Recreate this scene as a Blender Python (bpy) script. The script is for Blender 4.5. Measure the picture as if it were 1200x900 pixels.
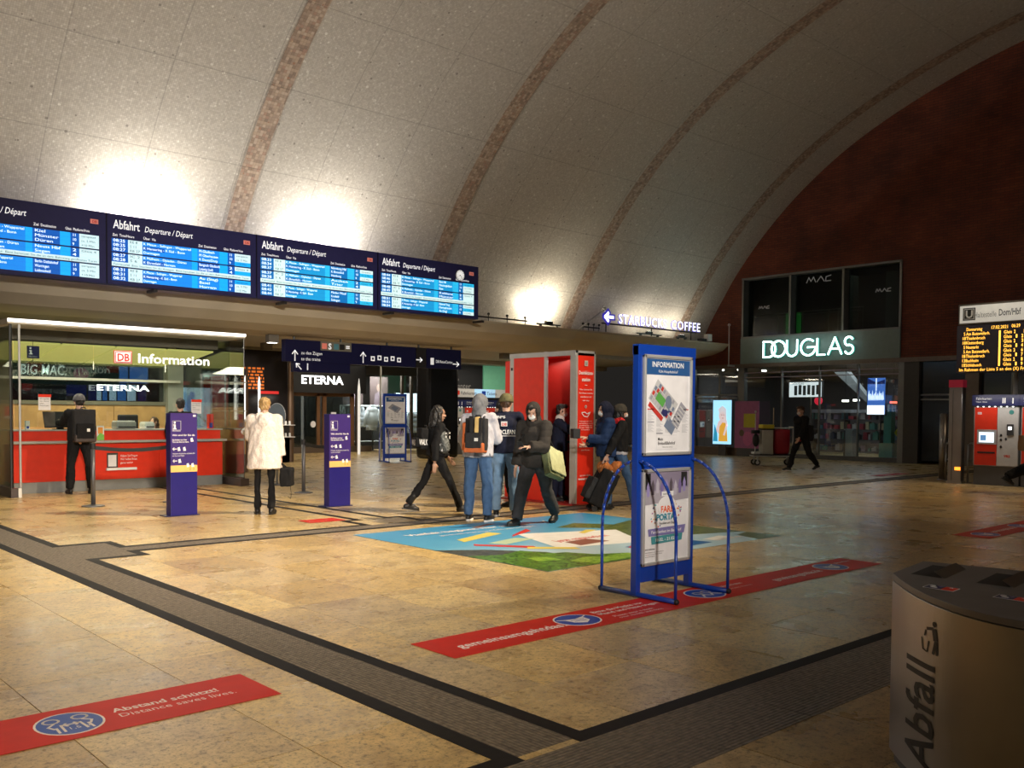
import bpy, math, random
import numpy as np
from math import sin, cos, pi, radians as R
from mathutils import Vector as V, Matrix, noise
random.seed(4)
S = bpy.context.scene
for o in list(bpy.data.objects): bpy.data.objects.remove(o)
COL = S.collection
# ---------------------------------------------------------------- camera, world, exposure, large lamps
AZ, PITCH, ROLL = R(47.7), R(-2.0), 0.007
cd = bpy.data.cameras.new('camera'); cam = bpy.data.objects.new('camera', cd); COL.objects.link(cam)
fw = V((cos(AZ)*cos(PITCH), sin(AZ)*cos(PITCH), sin(PITCH)))
r0 = V((sin(AZ), -cos(AZ), 0)); u0 = r0.cross(fw)
rt = r0*cos(ROLL)+u0*sin(ROLL); up = u0*cos(ROLL)-r0*sin(ROLL)
cam.matrix_world = Matrix(((rt.x, up.x, -fw.x, 0), (rt.y, up.y, -fw.y, 0), (rt.z, up.z, -fw.z, 1.5), (0, 0, 0, 1)))
cd.sensor_width = 36; cd.lens = 32.46; cd.shift_y = 0.0602; cd.clip_end = 200
S.camera = cam
w = bpy.data.worlds.new('world'); S.world = w; w.use_nodes = True
w.node_tree.nodes['Background'].inputs[0].default_value = (1.0, .9, .8, 1)
w.node_tree.nodes['Background'].inputs[1].default_value = 0.015
S.view_settings.view_transform = 'Standard'; S.view_settings.look = 'None'
S.view_settings.gamma = 1; S.view_settings.use_curve_mapping = False
S.view_settings.exposure = 0.15

def lamp(kind, loc, target, power, color=(1, .8, .6), size=.3, size_y=None, angle=60, blend=.6, parent=None, spread=180):
    l = bpy.data.lights.new('lamp', kind); o = bpy.data.objects.new('lamp', l); COL.objects.link(o)
    l.energy = power; l.color = color
    if kind == 'SPOT': l.spot_size = R(angle); l.spot_blend = blend; l.shadow_soft_size = size
    elif kind == 'AREA':
        l.size = size; l.spread = R(spread)
        if size_y: l.shape = 'RECTANGLE'; l.size_y = size_y
    else: l.shadow_soft_size = size
    o.location = loc; o.rotation_euler = (V(target)-V(loc)).to_track_quat('-Z', 'Y').to_euler()
    if parent: o.parent = parent
    return o
# hall floodlights fixed high on the far side of the vault (outside the frame), the last spot an added fill
lamp('SPOT', (14.5, 2.5, 12.2), (4.9, 11.2, 0), 15000, (1, .80, .55), .3, angle=45, blend=1)
lamp('SPOT', (-1.0, -6.0, 11.2), (1.2, 7.4, 0), 6500, (1, .79, .52), .4, angle=36, blend=1)
lamp('SPOT', (21, -2.0, 11.5), (16.5, 10.5, 0), 2300, (1, .74, .46), .4, angle=46, blend=1)
lamp('AREA', (-1, -13.0, 7.0), (-1, -9, 12.5), 500, (1, .90, .80), 9, 1.0)
lamp('SPOT', (-2.0, -8.0, 6.2), (7.0, 12, 1.8), 14500, (1, .91, .80), .5, angle=33, blend=1)  # added fill from behind the camera, brightens the poster stand and people

# ---------------------------------------------------------------- materials
MC = {}
def M(name, c, rough=.6, metal=0., emit=0., ec=None, var=0., scale=8, bump=0., bscale=40, alpha=None, spec=None, coat=0):
    if name in MC: return MC[name]
    m = bpy.data.materials.new(name); m.use_nodes = True; MC[name] = m
    nt = m.node_tree; n = nt.nodes; b = n['Principled BSDF']; L = nt.links.new
    b.inputs['Base Color'].default_value = (*c, 1); b.inputs['Roughness'].default_value = rough; b.inputs['Metallic'].default_value = metal
    if spec is not None: b.inputs['Specular IOR Level'].default_value = spec
    if coat: b.inputs['Coat Weight'].default_value = coat; b.inputs['Coat Roughness'].default_value = .1
    if emit: b.inputs['Emission Color'].default_value = (*(ec or c), 1); b.inputs['Emission Strength'].default_value = emit
    v = var if var else .06
    tc = n.new('ShaderNodeTexCoord'); nz = n.new('ShaderNodeTexNoise'); nz.inputs['Scale'].default_value = scale; nz.inputs['Detail'].default_value = 4
    L(tc.outputs['Object'], nz.inputs['Vector'])
    mr = n.new('ShaderNodeMapRange'); L(nz.outputs[0], mr.inputs[0]); mr.inputs[1].default_value = .3; mr.inputs[2].default_value = .7
    mr.inputs[3].default_value = 1-v; mr.inputs[4].default_value = 1+v
    mx = n.new('ShaderNodeVectorMath'); mx.operation = 'SCALE'; mx.inputs[0].default_value = c; L(mr.outputs[0], mx.inputs['Scale'])
    L(mx.outputs[0], b.inputs['Base Color'])
    if bump:
        n2 = n.new('ShaderNodeTexNoise'); n2.inputs['Scale'].default_value = bscale; L(tc.outputs['Object'], n2.inputs['Vector'])
        bp = n.new('ShaderNodeBump'); bp.inputs['Strength'].default_value = bump; bp.inputs['Distance'].default_value = .01
        L(n2.outputs[0], bp.inputs['Height']); L(bp.outputs[0], b.inputs['Normal'])
    return m
def glass(name, tint=(.9, .95, .93), refl=.12, rough=.02):
    if name in MC: return MC[name]
    m = bpy.data.materials.new(name); m.use_nodes = True; MC[name] = m
    nt = m.node_tree; n = nt.nodes; L = nt.links.new; n.remove(n['Principled BSDF']); out = n['Material Output']
    t = n.new('ShaderNodeBsdfTransparent'); t.inputs[0].default_value = (*tint, 1)
    g = n.new('ShaderNodeBsdfGlossy'); g.inputs['Roughness'].default_value = rough; g.inputs[0].default_value = (.9, .9, .9, 1)
    f = n.new('ShaderNodeFresnel'); f.inputs[0].default_value = 1.5
    ad = n.new('ShaderNodeMath'); ad.operation = 'MULTIPLY_ADD'; ad.inputs[1].default_value = .8; ad.inputs[2].default_value = refl*.3
    L(f.outputs[0], ad.inputs[0]); mx = n.new('ShaderNodeMixShader'); L(ad.outputs[0], mx.inputs[0]); L(t.outputs[0], mx.inputs[1]); L(g.outputs[0], mx.inputs[2])
    L(mx.outputs[0], out.inputs[0]); return m
def shader(name):
    m = bpy.data.materials.new(name); m.use_nodes = True; MC[name] = m
    return m, m.node_tree.nodes, m.node_tree.links.new, m.node_tree.nodes['Principled BSDF']
def ramp(n, stops):
    r = n.new('ShaderNodeValToRGB'); e = r.color_ramp.elements
    while len(e) < len(stops): e.new(.5)
    for x, (p, c) in zip(e, stops): x.position = p; x.color = (*c, 1)
    return r
def floor_mat():
    m, n, L, b = shader('limestone_slabs')
    g = n.new('ShaderNodeNewGeometry')
    dv = n.new('ShaderNodeVectorMath'); dv.operation = 'DIVIDE'; L(g.outputs['Position'], dv.inputs[0]); dv.inputs[1].default_value = (.74, .91, 1)
    ad = n.new('ShaderNodeVectorMath'); ad.operation = 'ADD'; L(dv.outputs[0], ad.inputs[0]); ad.inputs[1].default_value = (.2027, .011, .5)
    fl = n.new('ShaderNodeVectorMath'); fl.operation = 'FLOOR'; L(ad.outputs[0], fl.inputs[0])
    wn = n.new('ShaderNodeTexWhiteNoise'); L(fl.outputs[0], wn.inputs['Vector'])
    base = ramp(n, [(0, (.52, .38, .18)), (.3, (.70, .53, .24)), (.6, (.58, .46, .27)), (1, (.76, .60, .29))]); L(wn.outputs[0], base.inputs[0])
    of = n.new('ShaderNodeVectorMath'); of.operation = 'MULTIPLY_ADD'; L(fl.outputs[0], of.inputs[0]); of.inputs[1].default_value = (.37, .73, .1); L(g.outputs['Position'], of.inputs[2])
    n1 = n.new('ShaderNodeTexNoise'); n1.inputs['Scale'].default_value = 2.2; n1.inputs['Detail'].default_value = 6; n1.inputs['Distortion'].default_value = .2; L(of.outputs[0], n1.inputs['Vector'])
    r1 = ramp(n, [(.25, (.80, .76, .72)), (.5, (1, 1, 1)), (.8, (1.1, 1.08, 1.02))]); L(n1.outputs[0], r1.inputs[0])
    mx = n.new('ShaderNodeMix'); mx.data_type = 'RGBA'; mx.blend_type = 'MULTIPLY'; mx.inputs[0].default_value = 1; L(base.outputs[0], mx.inputs[6]); L(r1.outputs[0], mx.inputs[7])
    n2 = n.new('ShaderNodeTexNoise'); n2.inputs['Scale'].default_value = 26; n2.inputs['Detail'].default_value = 5; n2.inputs['Roughness'].default_value = .7; L(of.outputs[0], n2.inputs['Vector'])
    r2 = ramp(n, [(.36, (.30, .27, .24)), (.45, (.86, .83, .78)), (.62, (1.08, 1.05, 1))]); L(n2.outputs[0], r2.inputs[0])
    m2 = n.new('ShaderNodeMix'); m2.data_type = 'RGBA'; m2.blend_type = 'MULTIPLY'; m2.inputs[0].default_value = .85; L(mx.outputs[2], m2.inputs[6]); L(r2.outputs[0], m2.inputs[7])
    n3 = n.new('ShaderNodeTexNoise'); n3.inputs['Scale'].default_value = 75; n3.inputs['Detail'].default_value = 3; n3.inputs['Roughness'].default_value = .6; L(of.outputs[0], n3.inputs['Vector'])
    r3 = ramp(n, [(.33, (.28, .24, .21)), (.41, (.95, .94, .92)), (.7, (1.12, 1.1, 1.06))]); L(n3.outputs[0], r3.inputs[0])
    m3 = n.new('ShaderNodeMix'); m3.data_type = 'RGBA'; m3.blend_type = 'MULTIPLY'; m3.inputs[0].default_value = .8; L(m2.outputs[2], m3.inputs[6]); L(r3.outputs[0], m3.inputs[7])
    n4 = n.new('ShaderNodeTexNoise'); n4.inputs['Scale'].default_value = 5.5; n4.inputs['Detail'].default_value = 7; n4.inputs['Roughness'].default_value = .65; L(of.outputs[0], n4.inputs['Vector'])
    r4 = ramp(n, [(.3, (.66, .60, .54)), (.5, (.97, .96, .94)), (.7, (1.12, 1.10, 1.05))]); L(n4.outputs[0], r4.inputs[0])
    m4 = n.new('ShaderNodeMix'); m4.data_type = 'RGBA'; m4.blend_type = 'MULTIPLY'; m4.inputs[0].default_value = .9; L(m3.outputs[2], m4.inputs[6]); L(r4.outputs[0], m4.inputs[7])
    L(m4.outputs[2], b.inputs['Base Color'])
    rr = n.new('ShaderNodeMapRange'); L(n1.outputs[0], rr.inputs[0]); rr.inputs[1].default_value = .3; rr.inputs[2].default_value = .7; rr.inputs[3].default_value = .24; rr.inputs[4].default_value = .36; L(rr.outputs[0], b.inputs['Roughness'])
    bp = n.new('ShaderNodeBump'); bp.inputs['Strength'].default_value = .12; bp.inputs['Distance'].default_value = .002; L(n2.outputs[0], bp.inputs['Height']); L(bp.outputs[0], b.inputs['Normal'])
    return m
def groove_mat(name, axis):
    m, n, L, b = shader(name)
    g = n.new('ShaderNodeNewGeometry'); sx = n.new('ShaderNodeSeparateXYZ'); L(g.outputs['Position'], sx.inputs[0])
    mu = n.new('ShaderNodeMath'); mu.operation = 'MULTIPLY'; L(sx.outputs[axis], mu.inputs[0]); mu.inputs[1].default_value = 2*pi/.024
    si = n.new('ShaderNodeMath'); si.operation = 'SINE'; L(mu.outputs[0], si.inputs[0])
    nz = n.new('ShaderNodeTexNoise'); nz.inputs['Scale'].default_value = 30; nz.inputs['Detail'].default_value = 4; L(g.outputs['Position'], nz.inputs['Vector'])
    r1 = ramp(n, [(.3, (.11, .09, .07)), (.7, (.30, .25, .19))]); L(nz.outputs[0], r1.inputs[0])
    r2 = ramp(n, [(.0, (.55, .55, .55)), (.55, (1, 1, 1))]); ma = n.new('ShaderNodeMapRange'); L(si.outputs[0], ma.inputs[0]); ma.inputs[1].default_value = -1; L(ma.outputs[0], r2.inputs[0])
    mx = n.new('ShaderNodeMix'); mx.data_type = 'RGBA'; mx.blend_type = 'MULTIPLY'; mx.inputs[0].default_value = 1; L(r1.outputs[0], mx.inputs[6]); L(r2.outputs[0], mx.inputs[7]); L(mx.outputs[2], b.inputs['Base Color'])
    b.inputs['Roughness'].default_value = .6
    bp = n.new('ShaderNodeBump'); bp.inputs['Strength'].default_value = .6; bp.inputs['Distance'].default_value = .004; L(si.outputs[0], bp.inputs['Height']); L(bp.outputs[0], b.inputs['Normal'])
    return m
def mosaic_mat(name, stops, spots, cell=.05):
    m, n, L, b = shader(name)
    uv = n.new('ShaderNodeUVMap')
    sc = n.new('ShaderNodeVectorMath'); sc.operation = 'SCALE'; L(uv.outputs[0], sc.inputs[0]); sc.inputs['Scale'].default_value = 1/cell
    fl = n.new('ShaderNodeVectorMath'); fl.operation = 'FLOOR'; L(sc.outputs[0], fl.inputs[0])
    fr = n.new('ShaderNodeVectorMath'); fr.operation = 'FRACTION'; L(sc.outputs[0], fr.inputs[0])
    wn = n.new('ShaderNodeTexWhiteNoise'); L(fl.outputs[0], wn.inputs['Vector'])
    r = ramp(n, stops); r.color_ramp.interpolation = 'CONSTANT'; L(wn.outputs[0], r.inputs[0])
    # grout lines of the mosaic
    sx = n.new('ShaderNodeSeparateXYZ'); L(fr.outputs[0], sx.inputs[0])
    mn = n.new('ShaderNodeMath'); mn.operation = 'MINIMUM'; L(sx.outputs[0], mn.inputs[0]); L(sx.outputs[1], mn.inputs[1])
    gt = n.new('ShaderNodeMath'); gt.operation = 'GREATER_THAN'; L(mn.outputs[0], gt.inputs[0]); gt.inputs[1].default_value = .1
    mp = n.new('ShaderNodeMapRange'); L(gt.outputs[0], mp.inputs[0]); mp.inputs[3].default_value = .72; mp.inputs[4].default_value = 1
    # coarser prefabricated fields, faint joints
    s2 = n.new('ShaderNodeVectorMath'); s2.operation = 'SCALE'; L(uv.outputs[0], s2.inputs[0]); s2.inputs['Scale'].default_value = 1/1.98
    f2 = n.new('ShaderNodeVectorMath'); f2.operation = 'FRACTION'; L(s2.outputs[0], f2.inputs[0]); sy = n.new('ShaderNodeSeparateXYZ'); L(f2.outputs[0], sy.inputs[0])
    m3 = n.new('ShaderNodeMath'); m3.operation = 'MINIMUM'; L(sy.outputs[0], m3.inputs[0]); L(sy.outputs[1], m3.inputs[1])
    g3 = n.new('ShaderNodeMath'); g3.operation = 'GREATER_THAN'; L(m3.outputs[0], g3.inputs[0]); g3.inputs[1].default_value = .012
    p3 = n.new('ShaderNodeMapRange'); L(g3.outputs[0], p3.inputs[0]); p3.inputs[3].default_value = .75; p3.inputs[4].default_value = 1
    mm = n.new('ShaderNodeMath'); mm.operation = 'MULTIPLY'; L(mp.outputs[0], mm.inputs[0]); L(p3.outputs[0], mm.inputs[1])
    # scattered dots, a few tesserae across
    vo = n.new('ShaderNodeTexVoronoi'); vo.inputs['Scale'].default_value = 5.5; L(uv.outputs[0], vo.inputs['Vector'])
    cr = n.new('ShaderNodeSeparateColor'); L(vo.outputs['Color'], cr.inputs[0])
    rad = n.new('ShaderNodeMath'); rad.operation = 'MULTIPLY_ADD'; rad.inputs[2].default_value = .03; L(cr.outputs[0], rad.inputs[0]); rad.inputs[1].default_value = .15
    lt = n.new('ShaderNodeMath'); lt.operation = 'LESS_THAN'; L(vo.outputs['Distance'], lt.inputs[0]); L(rad.outputs[0], lt.inputs[1])
    dots = ramp(n, [(0, spots[0]), (.45, spots[1]), (.75, spots[2])]); dots.color_ramp.interpolation = 'CONSTANT'; L(cr.outputs[1], dots.inputs[0])
    mx = n.new('ShaderNodeMix'); mx.data_type = 'RGBA'; L(lt.outputs[0], mx.inputs[0]); L(r.outputs[0], mx.inputs[6]); L(dots.outputs[0], mx.inputs[7])
    fs = n.new('ShaderNodeVectorMath'); fs.operation = 'SCALE'; L(mx.outputs[2], fs.inputs[0]); L(mm.outputs[0], fs.inputs['Scale']); L(fs.outputs[0], b.inputs['Base Color'])
    b.inputs['Roughness'].default_value = .45
    return m
def brick_mat():
    m, n, L, b = shader('red_brick')
    g = n.new('ShaderNodeNewGeometry'); sx = n.new('ShaderNodeSeparateXYZ'); L(g.outputs['Position'], sx.inputs[0]); cx = n.new('ShaderNodeCombineXYZ'); L(sx.outputs[1], cx.inputs[0]); L(sx.outputs[2], cx.inputs[1])
    br = n.new('ShaderNodeTexBrick'); L(cx.outputs[0], br.inputs['Vector']); br.inputs['Scale'].default_value = 1; br.inputs['Brick Width'].default_value = .25; br.inputs['Row Height'].default_value = .08; br.inputs['Mortar Size'].default_value = .008
    br.inputs[1].default_value = (.115, .021, .009, 1); br.inputs[2].default_value = (.16, .033, .013, 1); br.inputs[3].default_value = (.06, .02, .011, 1)
    nz = n.new('ShaderNodeTexNoise'); nz.inputs['Scale'].default_value = .9; nz.inputs['Detail'].default_value = 6; L(cx.outputs[0], nz.inputs['Vector'])
    mr = n.new('ShaderNodeMapRange'); L(nz.outputs[0], mr.inputs[0]); mr.inputs[1].default_value = .3; mr.inputs[2].default_value = .7; mr.inputs[3].default_value = .6; mr.inputs[4].default_value = 1.3
    sc = n.new('ShaderNodeVectorMath'); sc.operation = 'SCALE'; L(br.outputs[0], sc.inputs[0]); L(mr.outputs[0], sc.inputs['Scale']); L(sc.outputs[0], b.inputs['Base Color'])
    b.inputs['Roughness'].default_value = .75; return m
FLOOR = floor_mat(); GX = groove_mat('grooved_stone_along', 0); GY = groove_mat('grooved_stone_across', 1)
VAULT = mosaic_mat('vault_mosaic', [(0, (.50, .475, .44)), (.3, (.545, .52, .48)), (.65, (.585, .56, .52)), (.95, (.66, .64, .6))], [(.30, .28, .26), (.74, .73, .69), (.80, .79, .75)], .04)
RIB = mosaic_mat('rib_mosaic', [(0, (.40, .31, .25)), (.25, (.48, .37, .29)), (.5, (.33, .25, .20)), (.65, (.54, .44, .36)), (.85, (.42, .28, .22)), (.93, (.29, .22, .18))], [(.40, .22, .15), (.6, .45, .3), (.3, .2, .14)], .07)
BRICK = brick_mat()
WHITE = M('white_paint', (.8, .8, .78), .5); BLACK = M('black_matte', (.012, .012, .014), .6)
NAVY = M('navy_enamel', (.012, .015, .085), .35); BLUE = M('blue_enamel', (.006, .045, .33), .28, coat=.4)
RED = M('red_laminate', (.72, .035, .012), .35); ALU = M('brushed_aluminium', (.62, .62, .61), .38, .55, var=.1, scale=3)
STEEL = M('stainless_steel', (.36, .34, .32), .36, 1, var=.1, scale=2); DKST = M('dark_steel', (.10, .10, .10), .4, .7)
CREAM = M('cream_plaster', (.56, .49, .36), .7, var=.08, scale=1.5); WOOD = M('maple_panel', (.5, .3, .12), .45, var=.15, scale=5)
DARK = M('dark_interior', (.03, .028, .026), .7); GREY = M('grey_laminate', (.30, .30, .29), .45)
PAPER = M('paper_white', (.78, .77, .78), .4); LW = M('white_print', (.85, .85, .85), .5); LB = M('black_print', (.02, .02, .02), .5)
EW = M('lit_white', (1, 1, 1), .5, emit=1.6, ec=(1, 1, 1)); GLASS = glass('clear_glass'); DGLASS = glass('dark_glass', (.55, .6, .58), .3)
RUBBER = M('rubber', (.02, .02, .02), .8)

# ---------------------------------------------------------------- mesh helpers
class MB:
    def __init__(s): s.v = []; s.f = []
    def add(s, vs, fs): b = len(s.v); s.v += [tuple(p) for p in vs]; s.f += [tuple(i+b for i in f) for f in fs]; return s
    def box(s, a, b, mt=None):
        x0, y0, z0 = a; x1, y1, z1 = b
        vs = [V(p) for p in ((x0, y0, z0), (x1, y0, z0), (x1, y1, z0), (x0, y1, z0), (x0, y0, z1), (x1, y0, z1), (x1, y1, z1), (x0, y1, z1))]
        if mt: vs = [mt @ p for p in vs]
        return s.add(vs, [(0, 3, 2, 1), (4, 5, 6, 7), (0, 1, 5, 4), (1, 2, 6, 5), (2, 3, 7, 6), (3, 0, 4, 7)])
    def cone(s, A, B, ra, rb, n=12, ea=1., eb=None, side=None, caps=True):      # frustum; ea/eb squash along the second axis
        A, B = V(A), V(B); d = (B-A).normalized() if (B-A).length > 1e-9 else V((0, 0, 1))
        x = V(side) if side else (V((1, 0, 0)) if abs(d.x) < .8 else V((0, 1, 0)))
        x = (x-d*x.dot(d)).normalized(); y = d.cross(x); eb = ea if eb is None else eb
        vs = [A+x*ra*cos(2*pi*i/n)+y*ra*ea*sin(2*pi*i/n) for i in range(n)]+[B+x*rb*cos(2*pi*i/n)+y*rb*eb*sin(2*pi*i/n) for i in range(n)]
        fs = [(i, (i+1) % n, n+(i+1) % n, n+i) for i in range(n)]
        if caps: fs += [tuple(range(n-1, -1, -1)), tuple(range(n, 2*n))]
        return s.add(vs, fs)
    def ball(s, c, r, mt=None, n=12, m=8):
        c = V(c); r = V((r, r, r)) if isinstance(r, (int, float)) else V(r); vs = []
        for j in range(1, m):
            t = pi*j/m
            for i in range(n): vs.append(V((r.x*sin(t)*cos(2*pi*i/n), r.y*sin(t)*sin(2*pi*i/n), r.z*cos(t))))
        vs += [V((0, 0, r.z)), V((0, 0, -r.z))]; T = (m-1)*n
        if mt: vs = [mt @ p for p in vs]
        fs = [(j*n+i, (j+1)*n+i, (j+1)*n+(i+1) % n, j*n+(i+1) % n) for j in range(m-2) for i in range(n)]
        fs += [(T, i, (i+1) % n) for i in range(n)]+[(T+1, (m-2)*n+(i+1) % n, (m-2)*n+i) for i in range(n)]
        return s.add([c+p for p in vs], fs)
    def caps(s, A, B, ra, rb, n=12): s.cone(A, B, ra, rb, n); s.ball(A, ra, n=n, m=6); s.ball(B, rb, n=n, m=6); return s
    def tube(s, pts, r, n=8):
        pts = [V(p) for p in pts]
        for a, b in zip(pts, pts[1:]): s.cone(a, b, r, r, n)
        for p in pts[1:-1]: s.ball(p, r, n=n, m=5)
        return s
    def prism(s, pts, z0, z1):           # polygon in XY, extruded in z
        n = len(pts); vs = [(x, y, z0) for x, y in pts]+[(x, y, z1) for x, y in pts]
        return s.add(vs, [(i, (i+1) % n, n+(i+1) % n, n+i) for i in range(n)]+[tuple(range(n-1, -1, -1)), tuple(range(n, 2*n))])
    def sweep(s, prof, x0, x1):          # profile in YZ, extruded along X
        n = len(prof); vs = [(x0, y, z) for y, z in prof]+[(x1, y, z) for y, z in prof]
        return s.add(vs, [(i, (i+1) % n, n+(i+1) % n, n+i) for i in range(n)]+[tuple(range(n-1, -1, -1)), tuple(range(n, 2*n))])
    def build(s, name, mat, parent=None, smooth=False, bev=0):
        me = bpy.data.meshes.new(name); me.from_pydata(s.v, [], s.f); me.update()
        return link(name, me, mat, parent, smooth, bev)
def link(name, me, mat, parent=None, smooth=False, bev=0):
    if mat and not me.materials: me.materials.append(mat)
    if smooth:
        me.polygons.foreach_set('use_smooth', [True]*len(me.polygons))
    o = bpy.data.objects.new(name, me); COL.objects.link(o)
    if parent: o.parent = parent
    if bev:
        b = o.modifiers.new('bevel', 'BEVEL'); b.width = bev; b.segments = 2; b.limit_method = 'ANGLE'; b.harden_normals = False
    return o
def tag(o, label, cat, group=None):
    o['label'] = label; o['category'] = cat
    if group: o['group'] = group
    return o
def thing(name, label, cat, loc=(0, 0, 0), rz=0, group=None):
    o = bpy.data.objects.new(name, None); COL.objects.link(o); o.location = loc; o.rotation_euler = (0, 0, rz); o.empty_display_size = .1
    return tag(o, label, cat, group)
def struct(o): o['kind'] = 'structure'; return o
def box(name, a, b, mat, parent=None, bev=0): return MB().box(a, b).build(name, mat, parent, bev=bev)
def copy_tree(o, parent=None):
    c = o.copy(); COL.objects.link(c)
    if parent: c.parent = parent
    for ch in list(o.children): copy_tree(ch, c)
    return c

def textgeo(s, size, bold=0, shear=0, width=None, align='LEFT', line=1.0, space=1.0):
    cu = bpy.data.curves.new('t', 'FONT'); cu.body = s; cu.size = size; cu.offset = bold*size; cu.shear = shear; cu.align_x = align
    cu.resolution_u = 2; cu.space_line = line; cu.space_character = space
    ob = bpy.data.objects.new('t', cu); me = bpy.data.meshes.new_from_object(ob)
    vs = [v.co.copy() for v in me.vertices]; fs = [tuple(p.vertices) for p in me.polygons]
    bpy.data.objects.remove(ob); bpy.data.curves.remove(cu); bpy.data.meshes.remove(me)
    if width and vs:
        w = max(v.x for v in vs)-min(v.x for v in vs)
        if w > 1e-6:
            k = width/w
            for v in vs: v.x *= k
    return vs, fs
class Face:                              # a flat face: origin, right, up; n points at the reader
    def __init__(s, o, r, u=(0, 0, 1), parent=None):
        s.o, s.r, s.u = V(o), V(r).normalized(), V(u).normalized(); s.n = s.r.cross(s.u); s.p = parent
        s.m = Matrix.Translation(s.o) @ Matrix((s.r, s.u, s.n)).transposed().to_4x4()
    def P(s, x, y, d=0): return s.o+s.r*x+s.u*y+s.n*d
    def box(s, name, x, y, w, h, d, th, mat, bev=0, mb=None):
        b = mb or MB(); b.box((x, y, d), (x+w, y+h, d+th), s.m)
        return b if mb else b.build(name, mat, s.p, bev=bev)
    def text(s, t, x, y, size, mat=None, d=.006, th=.002, name='lettering', **k):
        vs, fs = textgeo(t, size, **k)
        return MB().add([s.P(x+v.x, y+v.y, d) for v in vs], fs).build(name, mat or LW, s.p)
    def poly(s, name, pts, mat, d, th=.002):
        n = len(pts); vs = [s.P(x, y, d) for x, y in pts]+[s.P(x, y, d+th) for x, y in pts]
        return MB().add(vs, [tuple(range(n, 2*n)), tuple(range(n-1, -1, -1))]+[(i, (i+1) % n, n+(i+1) % n, n+i) for i in range(n)]).build(name, mat, s.p)
    def ell(s, name, x, y, rx, ry, mat, d, th=.002, n=28): return s.poly(name, [(x+rx*cos(2*pi*i/n), y+ry*sin(2*pi*i/n)) for i in range(n)], mat, d, th)
    def strokes(s, name, lines, wd, mat, d, th=.002):
        b = MB()
        for l in lines:
            for (x0, y0), (x1, y1) in zip(l, l[1:]):
                a, c = V((x0, y0)), V((x1, y1)); t = (c-a); L = t.length or 1e-6; t /= L; q = V((-t.y, t.x))*wd/2; a = a-t*wd*.3; c = c+t*wd*.3
                pts = [a-q, c-q, c+q, a+q]; vs = [s.P(p.x, p.y, d) for p in pts]+[s.P(p.x, p.y, d+th) for p in pts]
                b.add(vs, [(4, 5, 6, 7), (3, 2, 1, 0), (0, 1, 5, 4), (1, 2, 6, 5), (2, 3, 7, 6), (3, 0, 4, 7)])
        return b.build(name, mat, s.p)
LR, LU = (1, 0, 0), (0, 0, 1)
ARROW_UP = [[(0, -.5), (0, .5)], [(-.3, .15), (0, .5), (.3, .15)]]
def tr(lines, x, y, k, rot=0): return [[(x+k*(a*cos(rot)-b*sin(rot)), y+k*(a*sin(rot)+b*cos(rot))) for a, b in l] for l in lines]
def arc(x, y, r, a0, a1, n=10): return [(x+r*cos(R(a0+(a1-a0)*i/n)), y+r*sin(R(a0+(a1-a0)*i/n))) for i in range(n+1)]
# ---------------------------------------------------------------- floor: stone slabs one by one, dark inlays, grooved guide strips
floor = struct(box('floor', (-6, -12, -.12), (40, 36, -.012), M('joint_mortar', (.10, .08, .06), .8)))
tm = MB(); tm.box((-.3675, -.4525, -.012), (.3675, .4525, 0)); tme = bpy.data.meshes.new('slab'); tme.from_pydata(tm.v, [], tm.f); tme.materials.append(FLOOR)
cells = []
for i in range(-8, 54):
    for j in range(-13, 40):
        x, y = .59+.74*i+.37-.74, -.01+.91*j+.455
        v = V((x, y, -1.5)); d = v.dot(fw); inview = d > 1 and abs(v.dot(rt)/d) < .62 and (v.dot(up)/d) > -.48
        cells.append((0 if inview else 1, v.length, x, y))
cells.sort()
rest = MB()
for k, (iv, dist, x, y) in enumerate(cells):
    if k < 300:
        o = bpy.data.objects.new('stone_slab', tme); COL.objects.link(o); o.location = (x, y, random.uniform(-.0004, .0004)); o.parent = floor
    elif dist < 45: rest.box((x-.3675, y-.4525, -.012), (x+.3675, y+.4525, 0))
rs = rest.build('distant_slabs', FLOOR, floor); rs['kind'] = 'stuff'
INL = M('dark_granite', (.013, .011, .010), .6, var=.3, scale=20, spec=.2)
def inlay(pts, wd=.1):                 # polyline of dark stone, mitred by square ends
    for (x0, y0), (x1, y1) in zip(pts, pts[1:]):
        h = wd/2; box('inlay_strip', (min(x0, x1)-h, min(y0, y1)-h, -.01), (max(x0, x1)+h, max(y0, y1)+h, .0025+.0002*random.random()), INL, floor)
inlay([(2.65, 20), (2.65, 2.92), (-6, 2.92)])
inlay([(26, 2.92), (3.1, 2.92), (3.1, 9.68), (3.62, 9.68), (3.62, 10.0), (29, 10.0)])
inlay([(3.1, 20), (3.1, 10.86), (3.65, 10.86), (3.65, 10.37), (6.82, 10.37), (6.82, 10.92), (7.05, 10.92), (7.05, 20)])
inlay([(7.52, 20), (7.52, 10.92), (7.74, 10.92), (7.74, 10.37), (29, 10.37)])
inlay([(-6, 2.3), (2.65, 2.3)])
def grooved(a, b, mat):
    x, y = a
    if b[1]-a[1] > b[0]-a[0]:
        while y < b[1]-.01: y2 = min(y+.91, b[1]); box('grooved_slab', (a[0], y+.002, -.01), (b[0], y2-.002, .0015), mat, floor); y = y2
    else:
        while x < b[0]-.01: x2 = min(x+.74, b[0]); box('grooved_slab', (x+.002, a[1], -.01), (x2-.002, b[1], .0015), mat, floor); x = x2
grooved((2.7, 2.92), (3.05, 10.8), GX); grooved((2.7, 10.8), (3.05, 20), GX); grooved((3.05, 9.73), (3.6, 10.8), GX)
grooved((2.7, 2.35), (12, 2.87), GY); grooved((-1, 2.35), (2.7, 2.87), GY); grooved((3.6, 10.05), (29, 10.32), GY)

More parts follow.
